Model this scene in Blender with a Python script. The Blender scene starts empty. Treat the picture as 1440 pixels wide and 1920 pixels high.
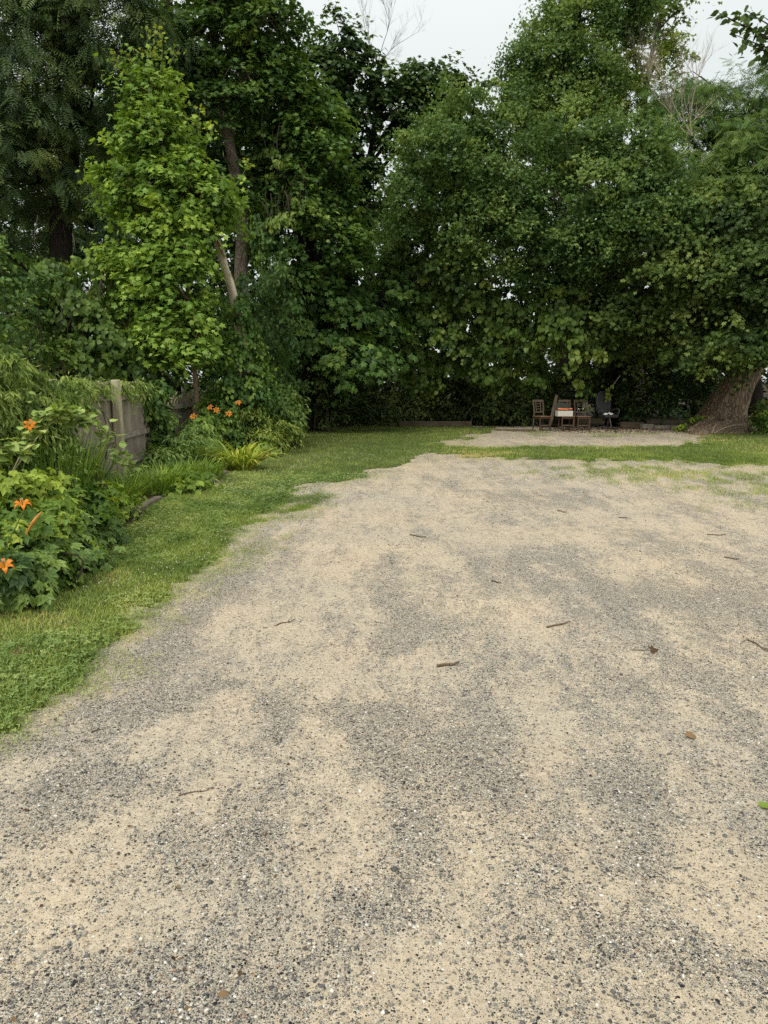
import bpy, math, random
import numpy as np
from mathutils import Vector, Matrix

random.seed(7)
rng = np.random.default_rng(11)
PI = math.pi
S = bpy.context.scene
COL = S.collection

# ------------------------------------------------------------------ camera
CAM_H, PITCH, F = 1.6, math.radians(9.98), 1387.0
cam_d = bpy.data.cameras.new('camera')
cam = bpy.data.objects.new('camera', cam_d)
COL.objects.link(cam)
cam.location = (0, 0, CAM_H)
cam.rotation_euler = (PI / 2 - PITCH, 0, 0)
cam_d.sensor_fit = 'VERTICAL'
cam_d.sensor_height = 24.0
cam_d.lens = F / 1920 * 24.0
cam_d.clip_end = 2000
cam_d.clip_start = 0.05
S.camera = cam

SP, CP = math.sin(PITCH), math.cos(PITCH)


def ray(px, py):
    a, b = (px - 720) / F, -(py - 960) / F
    return np.array([a, CP + b * SP, -SP + b * CP])


def gp(px, py, z=0.0):
    """measured photo point -> world point on the level z"""
    d = ray(px, py)
    t = (z - CAM_H) / d[2]
    return np.array([d[0] * t, d[1] * t, z])


def at(px, py, Y):
    """measured photo point at world depth Y"""
    d = ray(px, py)
    t = Y / d[1]
    return np.array([d[0] * t, Y, CAM_H + d[2] * t])


# ------------------------------------------------------------------ world, sun
SUN_EL, SUN_AZ = math.radians(50), math.radians(210)   # azimuth clockwise from +Y: behind the camera, to its left
w = bpy.data.worlds.new("World")
S.world = w
w.use_nodes = True
nt = w.node_tree
bg = nt.nodes['Background']
sky = nt.nodes.new('ShaderNodeTexSky')
sky.sky_type = 'NISHITA'
sky.sun_disc = False
sky.sun_elevation = SUN_EL
sky.sun_rotation = SUN_AZ
sky.air_density = 1.0
sky.dust_density = 4.0
tc = nt.nodes.new('ShaderNodeTexCoord')
sep = nt.nodes.new('ShaderNodeSeparateXYZ')
nt.links.new(tc.outputs['Generated'], sep.inputs[0])
rmp = nt.nodes.new('ShaderNodeValToRGB')            # overcast veil: brighter towards the zenith
rmp.color_ramp.elements[0].position = 0.0
rmp.color_ramp.elements[0].color = (.545, .57, .548, 1)
rmp.color_ramp.elements[1].position = 1.0
rmp.color_ramp.elements[1].color = (1, 1, 1, 1)
e = rmp.color_ramp.elements.new(.35)
e.color = (.57, .605, .585, 1)
nt.links.new(sep.outputs[2], rmp.inputs[0])
nz = nt.nodes.new('ShaderNodeTexNoise')
nz.inputs['Scale'].default_value = 1.6
nz.inputs['Detail'].default_value = 3
nt.links.new(tc.outputs['Generated'], nz.inputs['Vector'])
mr = nt.nodes.new('ShaderNodeMapRange')
mr.inputs[1].default_value = .3
mr.inputs[2].default_value = .7
mr.inputs[3].default_value = 15.0
mr.inputs[4].default_value = 16.6
nt.links.new(nz.outputs[0], mr.inputs[0])
vm = nt.nodes.new('ShaderNodeVectorMath')
vm.operation = 'SCALE'
nt.links.new(rmp.outputs[0], vm.inputs[0])
nt.links.new(mr.outputs[0], vm.inputs['Scale'])
mx = nt.nodes.new('ShaderNodeMix')
mx.data_type = 'RGBA'
mx.inputs[0].default_value = .86
nt.links.new(sky.outputs[0], mx.inputs[6])
nt.links.new(vm.outputs[0], mx.inputs[7])
nt.links.new(mx.outputs[2], bg.inputs[0])
bg.inputs[1].default_value = .10

sd = bpy.data.lights.new('sun', 'SUN')
sd.energy = 2.35
sd.angle = math.radians(26)
sd.color = (1.0, .95, .84)
so = bpy.data.objects.new('sun', sd)
COL.objects.link(so)
v = Vector((math.sin(SUN_AZ) * math.cos(SUN_EL), math.cos(SUN_AZ) * math.cos(SUN_EL), math.sin(SUN_EL)))
so.rotation_euler = v.to_track_quat('Z', 'Y').to_euler()
so.location = (-6, -6, 20)

S.view_settings.view_transform = 'Standard'
S.view_settings.look = 'None'
S.view_settings.exposure = 0
c = S.cycles if hasattr(S, 'cycles') else None
S.render.engine = 'CYCLES'
S.cycles.max_bounces = 5
S.cycles.diffuse_bounces = 3
S.cycles.glossy_bounces = 1
S.cycles.transmission_bounces = 3
S.cycles.use_denoising = False
S.cycles.caustics_reflective = False
S.cycles.caustics_refractive = False


# ------------------------------------------------------------------ small helpers
def link(o):
    COL.objects.link(o)
    return o


def empty(name, loc, label, cat, group=None, rz=0.0):
    o = link(bpy.data.objects.new(name, None))
    o.empty_display_size = .2
    o.location = loc
    o.rotation_euler = (0, 0, rz)
    return tag(o, label, cat, group)


def tag(o, label=None, cat=None, group=None, kind=None):
    if label: o['label'] = label
    if cat: o['category'] = cat
    if group: o['group'] = group
    if kind: o['kind'] = kind
    return o


def np_mesh(name, V, Ft, mat, parent=None, attrs=None, smooth=False, origin=(0, 0, 0)):
    """V (n,3), Ft (m,k) of equal-sided faces"""
    V = np.asarray(V, np.float32) - np.asarray(origin, np.float32)
    Ft = np.asarray(Ft, np.int32)
    me = bpy.data.meshes.new(name)
    n, (m, k) = len(V), Ft.shape
    me.vertices.add(n)
    me.vertices.foreach_set('co', V.ravel())
    me.loops.add(m * k)
    me.loops.foreach_set('vertex_index', Ft.ravel())
    me.polygons.add(m)
    me.polygons.foreach_set('loop_start', np.arange(0, m * k, k, dtype=np.int32))
    me.polygons.foreach_set('use_smooth', np.full(m, smooth, bool))
    for an, av in (attrs or {}).items():
        a = me.attributes.new(an, 'FLOAT', 'POINT')
        a.data.foreach_set('value', np.asarray(av, np.float32))
    me.update()
    me.materials.append(mat)
    o = link(bpy.data.objects.new(name, me))
    if parent is not None:
        o.parent = parent
    else:
        o.location = origin
    return o


def nrm(a):
    return a / np.maximum(np.linalg.norm(a, axis=-1, keepdims=True), 1e-9)


class MB:
    def __init__(s):
        s.v, s.f, s.sm = [], [], []

    def add(s, V, Fs, smooth=False):
        o = len(s.v)
        s.v += [tuple(map(float, p)) for p in V]
        s.f += [tuple(int(i) + o for i in f) for f in Fs]
        s.sm += [smooth] * len(Fs)
        return s

    def box(s, c, d, R=None):
        c, d = np.array(c, float), np.array(d, float) / 2
        P = np.array([[x, y, z] for x in (-1, 1) for y in (-1, 1) for z in (-1, 1)], float) * d
        if R is not None:
            P = P @ np.array(R).T
        return s.add(P + c, [(0, 1, 3, 2), (4, 6, 7, 5), (0, 4, 5, 1), (2, 3, 7, 6), (0, 2, 6, 4), (1, 5, 7, 3)])

    def bar(s, a, b, wd, th, side=(0, 1, 0)):
        a, b = np.array(a, float), np.array(b, float)
        d = b - a
        L = np.linalg.norm(d)
        z = d / L
        y = np.array(side, float)
        y = y - z * (y @ z)
        if np.linalg.norm(y) < 1e-4:
            y = np.array([1.0, 0, 0]) - z * z[0]
        y /= np.linalg.norm(y)
        x = np.cross(y, z)
        return s.box((a + b) / 2, (wd, th, L), np.stack([x, y, z], 1))

    def tube(s, P, R, n=8, cap=True, wob=0.0, seed=0):
        V, Fs = tube_np(P, R, n, wob, seed)
        s.add(V, Fs, True)
        if cap:
            o = len(s.v) - len(V)
            m = len(P)
            s.f += [tuple(o + i for i in range(n))[::-1], tuple(o + (m - 1) * n + i for i in range(n))]
            s.sm += [False, False]
        return s

    def build(s, name, mat, parent=None, origin=(0, 0, 0), bevel=0.0):
        me = bpy.data.meshes.new(name)
        og = np.array(origin, float)
        me.from_pydata([tuple(np.array(p) - og) for p in s.v], [], s.f)
        me.polygons.foreach_set('use_smooth', s.sm)
        me.update()
        me.materials.append(mat)
        o = link(bpy.data.objects.new(name, me))
        if parent is not None:
            o.parent = parent
        else:
            o.location = origin
        if bevel:
            b = o.modifiers.new('bevel', 'BEVEL')
            b.width = bevel
            b.segments = 2
            b.limit_method = 'ANGLE'
        return o


def tube_np(P, R, n=8, wob=0.0, seed=0):
    P = np.asarray(P, float)
    R = np.broadcast_to(np.asarray(R, float), (len(P),))
    T = nrm(np.gradient(P, axis=0))
    ref = np.array([0.31, 0.95, 0.05]) if abs(T[0] @ np.array([0.31, .95, .05])) < .9 else np.array([1.0, 0, 0.1])
    X = nrm(np.cross(ref, T))
    Y = np.cross(T, X)
    a = np.arange(n) / n * 2 * PI
    rr = R[:, None] * np.ones(n)
    if wob:
        k = np.arange(len(P))[:, None]
        rr = rr * (1 + wob * (np.sin(a * 3 + k * .7 + seed) * .5 + np.sin(a * 5 - k * 1.3 + seed * 2) * .35 + np.sin(a * 2 + k * .31) * .5))
    V = P[:, None] + rr[..., None] * (np.cos(a)[None, :, None] * X[:, None] + np.sin(a)[None, :, None] * Y[:, None])
    Fs = []
    for i in range(len(P) - 1):
        for j in range(n):
            Fs.append((i * n + j, i * n + (j + 1) % n, (i + 1) * n + (j + 1) % n, (i + 1) * n + j))
    return V.reshape(-1, 3), Fs


def tubes_quads(segs, n=4):
    """many small tubes -> one V, quad array"""
    Vs, Fs, o = [], [], 0
    for P, R in segs:
        V, Fq = tube_np(P, R, n)
        Vs.append(V)
        Fs.append(np.array(Fq, np.int32) + o)
        o += len(V)
    return np.concatenate(Vs), np.concatenate(Fs)


def curve(pts, n):
    """Catmull-Rom through pts"""
    P = np.asarray(pts, float)
    if len(P) == 2:
        t = np.linspace(0, 1, n)[:, None]
        return P[0] * (1 - t) + P[1] * t
    Q = np.vstack([2 * P[0] - P[1], P, 2 * P[-1] - P[-2]])
    out = []
    for u in np.linspace(0, len(P) - 1 - 1e-6, n):
        i = int(u)
        t = u - i
        a, b, c_, d = Q[i], Q[i + 1], Q[i + 2], Q[i + 3]
        out.append(.5 * ((2 * b) + (-a + c_) * t + (2 * a - 5 * b + 4 * c_ - d) * t * t + (-a + 3 * b - 3 * c_ + d) * t ** 3))
    return np.array(out)


# ------------------------------------------------------------------ materials
def new_mat(name):
    m = bpy.data.materials.new(name)
    m.use_nodes = True
    for n in list(m.node_tree.nodes):
        m.node_tree.nodes.remove(n)
    return m, m.node_tree


class NT:
    def __init__(s, name):
        s.m, s.t = new_mat(name)
        s.out = s.n('ShaderNodeOutputMaterial')

    def n(s, kind, **kw):
        x = s.t.nodes.new(kind)
        for k, v_ in kw.items():
            setattr(x, k, v_)
        return x

    def l(s, a, b):
        s.t.links.new(a, b)

    def coords(s, scale=(1, 1, 1), out='Object'):
        c_ = s.n('ShaderNodeTexCoord')
        m_ = s.n('ShaderNodeMapping')
        m_.inputs['Scale'].default_value = scale
        s.l(c_.outputs[out], m_.inputs[0])
        return m_.outputs[0]

    def noise(s, vec, scale, detail=4, rough=.55):
        x = s.n('ShaderNodeTexNoise')
        x.inputs['Scale'].default_value = scale
        x.inputs['Detail'].default_value = detail
        x.inputs['Roughness'].default_value = rough
        s.l(vec, x.inputs['Vector'])
        return x.outputs[0]

    def ramp(s, fac, stops, interp='LINEAR'):
        r = s.n('ShaderNodeValToRGB')
        r.color_ramp.interpolation = interp
        el = r.color_ramp.elements
        while len(el) < len(stops):
            el.new(.5)
        for e_, (p, c_) in zip(el, stops):
            e_.position = p
            e_.color = (*c_, 1) if len(c_) == 3 else c_
        s.l(fac, r.inputs[0])
        return r.outputs[0]

    def maprange(s, v_, a, b, c_=0, d=1):
        r = s.n('ShaderNodeMapRange')
        for i, q in zip((1, 2, 3, 4), (a, b, c_, d)):
            r.inputs[i].default_value = q
        s.l(v_, r.inputs[0])
        return r.outputs[0]

    def math(s, op, a, b=None):
        r = s.n('ShaderNodeMath', operation=op)
        for i, q in enumerate((a, b)):
            if q is None: continue
            if isinstance(q, (int, float)):
                r.inputs[i].default_value = q
            else:
                s.l(q, r.inputs[i])
        return r.outputs[0]

    def mix(s, f, a, b, blend='MIX'):
        r = s.n('ShaderNodeMix', data_type='RGBA', blend_type=blend)
        for i, q in zip((0, 6, 7), (f, a, b)):
            if isinstance(q, (int, float)):
                r.inputs[i].default_value = q
            elif isinstance(q, tuple):
                r.inputs[i].default_value = (*q, 1)
            else:
                s.l(q, r.inputs[i])
        return r.outputs[2]

    def bump(s, h, strength=.5, dist=.01):
        b = s.n('ShaderNodeBump')
        b.inputs['Strength'].default_value = strength
        b.inputs['Distance'].default_value = dist
        s.l(h, b.inputs['Height'])
        return b.outputs[0]

    def principled(s, col, rough=.8, normal=None, spec=.3, metal=0):
        p = s.n('ShaderNodeBsdfPrincipled')
        if isinstance(col, tuple):
            p.inputs['Base Color'].default_value = (*col, 1)
        else:
            s.l(col, p.inputs['Base Color'])
        p.inputs['Roughness'].default_value = rough
        p.inputs['Specular IOR Level'].default_value = spec
        p.inputs['Metallic'].default_value = metal
        if normal is not None:
            s.l(normal, p.inputs['Normal'])
        s.l(p.outputs[0], s.out.inputs[0])
        return s.m


def leaf_mat(name, stops, trans=.32, gloss=.05, rough=.45, gain=(1.85, 1.64, 1.75)):
    k = NT(name)
    gloss *= .3
    stops = [(p, tuple(q * g for q, g in zip(c_, gain))) for p, c_ in stops]
    a = k.n('ShaderNodeAttribute', attribute_name='tint')
    col = k.ramp(a.outputs['Fac'], stops)
    d = k.n('ShaderNodeBsdfDiffuse')
    k.l(col, d.inputs[0])
    t = k.n('ShaderNodeBsdfTranslucent')
    hs = k.mix(1.0, col, (1.15, 1.1, .55), 'MULTIPLY')
    k.l(hs, t.inputs[0])
    m1 = k.n('ShaderNodeMixShader')
    m1.inputs[0].default_value = trans
    k.l(d.outputs[0], m1.inputs[1])
    k.l(t.outputs[0], m1.inputs[2])
    g = k.n('ShaderNodeBsdfGlossy')
    g.inputs['Roughness'].default_value = rough
    g.inputs['Color'].default_value = (.9, 1, .95, 1)
    m2 = k.n('ShaderNodeMixShader')
    m2.inputs[0].default_value = gloss
    k.l(m1.outputs[0], m2.inputs[1])
    k.l(g.outputs[0], m2.inputs[2])
    k.l(m2.outputs[0], k.out.inputs[0])
    return k.m


def bark_mat(name, c0, c1, scale=1.0, strength=.9, dist=.035):
    k = NT(name)
    v_ = k.coords((9 * scale, 9 * scale, 1.6 * scale))
    n1 = k.noise(v_, 2.2, 6, .65)
    n2 = k.noise(k.coords((1, 1, 1)), 1.3, 3)
    vo = k.n('ShaderNodeTexVoronoi', feature='DISTANCE_TO_EDGE')
    vo.inputs['Scale'].default_value = 2.6
    k.l(v_, vo.inputs['Vector'])
    h = k.math('ADD', n1, k.math('MULTIPLY', k.maprange(vo.outputs['Distance'], 0, .25), .6))
    col = k.ramp(h, [(.35, c0), (1.15, c1)])
    col = k.mix(k.maprange(n2, .45, .75), col, tuple(x * .6 for x in c1))
    return k.principled(col, .95, k.bump(h, strength, dist), .1)


def wood_mat(name, c0, c1, axis='z', scale=1.0, rough=.85):
    k = NT(name)
    sc = {'z': (22, 22, .8), 'x': (1.2, 38, 38), 'y': (38, 1.2, 38)}[axis]
    v_ = k.coords(tuple(x * scale for x in sc))
    n1 = k.noise(v_, 1.0, 5, .7)
    n2 = k.noise(k.coords((2, 2, 2)), 1.5, 3)
    col = k.ramp(n1, [(.3, c0), (.7, c1)])
    col = k.mix(k.maprange(n2, .4, .75, 0, .6), col, tuple(x * .55 for x in c0))
    return k.principled(col, rough, k.bump(n1, .5, .006), .2)


def plain_mat(name, c, rough=.6, var=.25, spec=.3, metal=0):
    k = NT(name)
    n1 = k.noise(k.coords((1, 1, 1)), 14, 4)
    col = k.ramp(n1, [(.3, tuple(x * (1 - var) for x in c)), (.7, tuple(min(1, x * (1 + var)) for x in c))])
    return k.principled(col, rough, k.bump(n1, .2, .004), spec, metal)


M = {}
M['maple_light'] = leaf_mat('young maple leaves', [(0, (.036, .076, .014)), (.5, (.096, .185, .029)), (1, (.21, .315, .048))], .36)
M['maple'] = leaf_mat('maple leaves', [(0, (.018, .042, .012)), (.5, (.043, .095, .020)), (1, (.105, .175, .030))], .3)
M['maple_mid'] = leaf_mat('green maple leaves', [(0, (.024, .058, .014)), (.5, (.056, .12, .022)), (1, (.13, .21, .036))], .32)
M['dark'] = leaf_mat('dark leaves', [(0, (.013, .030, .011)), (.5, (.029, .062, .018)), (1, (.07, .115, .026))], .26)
M['walnut'] = leaf_mat('walnut leaves', [(0, (.018, .038, .014)), (.5, (.043, .080, .024)), (1, (.115, .165, .042))], .28, .06)
M['elder'] = leaf_mat('box elder leaves', [(0, (.024, .055, .014)), (.5, (.060, .122, .029)), (1, (.135, .205, .047))], .32)
M['elder_light'] = leaf_mat('light tree leaves', [(0, (.04, .075, .015)), (.5, (.105, .17, .033)), (1, (.23, .29, .06))], .36)
M['willow'] = leaf_mat('willow leaves', [(0, (.022, .046, .012)), (.5, (.057, .106, .024)), (1, (.135, .195, .044))], .3, .05)
M['grape'] = leaf_mat('vine leaves', [(0, (.03, .062, .013)), (.5, (.078, .14, .026)), (1, (.19, .26, .05))], .34)
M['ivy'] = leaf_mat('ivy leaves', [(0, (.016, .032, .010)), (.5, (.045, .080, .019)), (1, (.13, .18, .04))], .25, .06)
M['vine_fine'] = leaf_mat('fence vine leaves', [(0, (.042, .080, .018)), (.5, (.108, .175, .038)), (1, (.22, .30, .075))], .3)
M['weed'] = leaf_mat('weed leaves', [(0, (.028, .07, .013)), (.5, (.088, .165, .026)), (1, (.22, .31, .045))], .34)
M['rasp'] = leaf_mat('raspberry leaves', [(0, (.05, .10, .022)), (.5, (.16, .245, .06)), (1, (.30, .38, .12))], .3)
M['creeper'] = leaf_mat('creeper leaves', [(0, (.026, .058, .014)), (.5, (.066, .125, .028)), (1, (.15, .235, .05))], .26, .07)
M['straplight'] = leaf_mat('lily leaves', [(0, (.055, .11, .018)), (.5, (.17, .25, .034)), (.85, (.34, .36, .07)), (1, (.40, .29, .10))], .35)
M['grass'] = leaf_mat('lawn grass', [(0, (.058, .10, .020)), (.5, (.135, .205, .040)), (.85, (.22, .28, .065)), (1, (.37, .32, .14))], .3, .04)
M['clover'] = leaf_mat('clover leaves', [(0, (.045, .10, .022)), (.5, (.12, .19, .052)), (1, (.23, .30, .095))], .3)
M['yellow'] = leaf_mat('yellow shoot leaves', [(0, (.17, .24, .03)), (.5, (.36, .38, .045)), (1, (.62, .46, .05))], .35, gain=(1, 1, 1))
M['orange'] = leaf_mat('daylily petals', [(0, (.62, .16, .02)), (.5, (.84, .29, .04)), (1, (.88, .48, .08))], .35, .03, gain=(1, 1, 1))
M['whiteflower'] = leaf_mat('clover blossom', [(0, (.45, .45, .36)), (1, (.75, .75, .66))], .2, .02, gain=(1, 1, 1))
M['deadleaf'] = leaf_mat('dead leaves', [(0, (.05, .03, .018)), (.5, (.15, .09, .045)), (1, (.36, .24, .12))], .15, .03, gain=(1, 1, 1))
M['stem'] = plain_mat('green stems', (.12, .16, .045), .6)
M['canestem'] = plain_mat('pale canes', (.34, .31, .17), .6)
M['bark_dark'] = bark_mat('dark bark', (.009, .007, .006), (.036, .029, .024))
M['bark_grey'] = bark_mat('grey bark', (.075, .06, .048), (.25, .205, .165), 1.6, .6)
M['bark_old'] = bark_mat('furrowed old bark', (.09, .063, .045), (.35, .255, .175), .42, .9, .06)
M['bark_tan'] = bark_mat('tan bark', (.13, .09, .055), (.33, .24, .16), 2.0, .5)
M['deadwood'] = wood_mat('bare dead wood', (.40, .30, .21), (.76, .66, .52), 'z', .5)
M['paletwig'] = plain_mat('pale bare twigs', (.34, .29, .22), .8)
M['twig'] = plain_mat('thin branches', (.06, .048, .036), .9)
M['fence'] = wood_mat('weathered fence boards', (.20, .165, .13), (.42, .36, .285), 'z')
M['fencepost'] = wood_mat('weathered fence post', (.34, .30, .19), (.60, .54, .38), 'z', .6)
M['railwood'] = wood_mat('weathered rail', (.22, .185, .145), (.42, .37, .30), 'y')
M['timber'] = wood_mat('garden timber', (.11, .085, .062), (.30, .245, .185), 'y', .5)
M['timberx'] = wood_mat('retaining timber', (.07, .05, .035), (.20, .15, .105), 'x', .5)
M['chairwood'] = wood_mat('worn chair wood', (.065, .034, .021), (.155, .09, .056), 'z', .8, .6)
M['chairseat'] = wood_mat('worn chair seat', (.12, .068, .04), (.24, .15, .095), 'x', .8, .6)
M['chairgrey'] = wood_mat('greyed chair wood', (.085, .062, .044), (.18, .138, .10), 'z', .8, .7)
M['black'] = plain_mat('black leatherette', (.026, .026, .029), .45, .3, .5)
M['blackplastic'] = plain_mat('black plastic', (.032, .032, .034), .4, .2, .5)
M['white'] = plain_mat('white plastic', (.56, .55, .48), .5, .06)
M['whitecloth'] = plain_mat('white cloth', (.75, .74, .72), .9, .06)
M['darkin'] = plain_mat('dark lining', (.05, .055, .045), .8, .2)
M['orangeplastic'] = plain_mat('orange plastic', (.75, .20, .07), .4, .08, .5)
M['stone'] = plain_mat('mossy stone blocks', (.17, .155, .125), .95, .45)
M['stick'] = bark_mat('stick bark', (.06, .045, .034), (.24, .18, .13), 5, .5)


# ------------------------------------------------------------------ leaves
def T_(V, Fs):
    return np.array(V, float), np.array(Fs, int)


TPL = {}
TPL['leaf'] = T_([(0, 0, 0), (-.32, .42, .07), (0, 1, -.06), (.32, .42, .07)], [(0, 3, 2), (0, 2, 1)])
TPL['lance'] = T_([(0, 0, 0), (-.15, .4, .04), (0, 1, -.08), (.15, .4, .04)], [(0, 3, 2), (0, 2, 1)])
TPL['ovate'] = T_([(0, 0, 0), (-.30, .22, .05), (-.33, .55, .06), (0, 1, -.08), (.33, .55, .06), (.30, .22, .05), (0, .5, 0)],
                  [(0, 5, 6), (5, 4, 6), (4, 3, 6), (3, 2, 6), (2, 1, 6), (1, 0, 6)])
TPL['heart'] = T_([(0, .08, 0), (-.22, -.06, .03), (-.47, .18, .06), (-.40, .58, .03), (0, 1, -.1), (.40, .58, .03), (.47, .18, .06), (.22, -.06, .03), (0, .42, -.02)],
                  [(0, 7, 8), (7, 6, 8), (6, 5, 8), (5, 4, 8), (4, 3, 8), (3, 2, 8), (2, 1, 8), (1, 0, 8)])
mo = [(0, .0), (.20, -.07), (.50, .06), (.33, .26), (.56, .60), (.20, .56), (0, 1.0), (-.20, .56), (-.56, .60), (-.33, .26), (-.50, .06), (-.20, -.07)]
TPL['maple'] = T_([(x, y, -.10 * abs(x) - .08 * max(0, y - .5)) for x, y in mo] + [(0, .32, .03)], [(i, (i + 1) % 12, 12) for i in range(12)])


def compound(spec, base='leaf'):
    bv, bf = TPL[base]
    V, Fs = [], []
    for (x, y, ang, s) in spec:
        ca, sa = math.cos(ang), math.sin(ang)
        q = bv * s
        Fs.append(bf + len(V) * 0 + sum(len(k) for k in V))
        V.append(np.stack([x + q[:, 0] * ca - q[:, 1] * sa, y + q[:, 0] * sa + q[:, 1] * ca, q[:, 2] - .12 * (y + q[:, 1]) ** 2], 1))
    return np.concatenate(V), np.concatenate(Fs)


TPL['tri'] = compound([(0, .3, 0, .7), (0, .3, 1.05, .58), (0, .3, -1.05, .58)])
TPL['five'] = compound([(0, .2, 0, .8), (0, .2, .75, .72), (0, .2, -.75, .72), (0, .18, 1.6, .5), (0, .18, -1.6, .5)])
fr = [(0, .86, 0, .2)]
for i in range(6):
    y = .12 + i * .14
    L_ = .27 * (1 - abs(i - 2.2) * .1)
    fr += [(0, y, 1.05, L_), (0, y, -1.05, L_)]
TPL['frond'] = compound(fr, 'lance')
TPL['blade'] = T_([(-.05, 0, 0), (.05, 0, 0), (.035, .6, -.05), (-.035, .6, -.05), (0, 1, -.25)], [(0, 1, 2), (0, 2, 3), (3, 2, 4)])
TPL['spear'] = T_([(-.05, 0, 0), (.05, 0, 0), (0, 1, -.18)], [(0, 1, 2)])
TPL['strap'] = T_([(-.022, 0, 0), (.022, 0, 0), (-.032, .35, .02), (.032, .35, .02), (-.03, .65, -.06), (.03, .65, -.06), (-.02, .85, -.2), (.02, .85, -.2), (0, .98, -.42)],
                  [(0, 1, 3), (0, 3, 2), (2, 3, 5), (2, 5, 4), (4, 5, 7), (4, 7, 6), (6, 7, 8)])
TPL['stalk'] = T_([(-.012, 0, 0), (.012, 0, 0), (.010, .6, -.03), (-.010, .6, -.03), (0, 1, -.15)], [(0, 1, 2), (0, 2, 3), (3, 2, 4)])
TPL['stalk2'] = T_([(-.02, 0, 0), (.02, 0, 0), (.017, .55, -.06), (-.017, .55, -.06), (0, .95, -.32)], [(0, 1, 2), (0, 2, 3), (3, 2, 4)])
TPL['clover'] = compound([(0, 0, 0, .5), (0, 0, 2.1, .5), (0, 0, -2.1, .5)], 'leaf')


def leaf_obj(name, mat, parent, P, N, D, Sz, T, tpl, origin=(0, 0, 0)):
    tv, tf = TPL[tpl]
    n, k = len(P), len(tv)
    N = nrm(N)
    Y = nrm(D - N * np.sum(D * N, 1, keepdims=True))
    X = np.cross(Y, N)
    Sz = np.broadcast_to(Sz, (n,))[:, None, None]
    V = P[:, None] + Sz * (tv[None, :, 0:1] * X[:, None] + tv[None, :, 1:2] * Y[:, None] + tv[None, :, 2:3] * N[:, None])
    Fs = tf[None] + (np.arange(n) * k)[:, None, None]
    return np_mesh(name, V.reshape(-1, 3), Fs.reshape(-1, 3), mat, parent, {'tint': np.repeat(np.clip(T, 0, 1), k)}, origin=origin)


def rdir(n):
    return nrm(rng.normal(size=(n, 3)))


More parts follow.
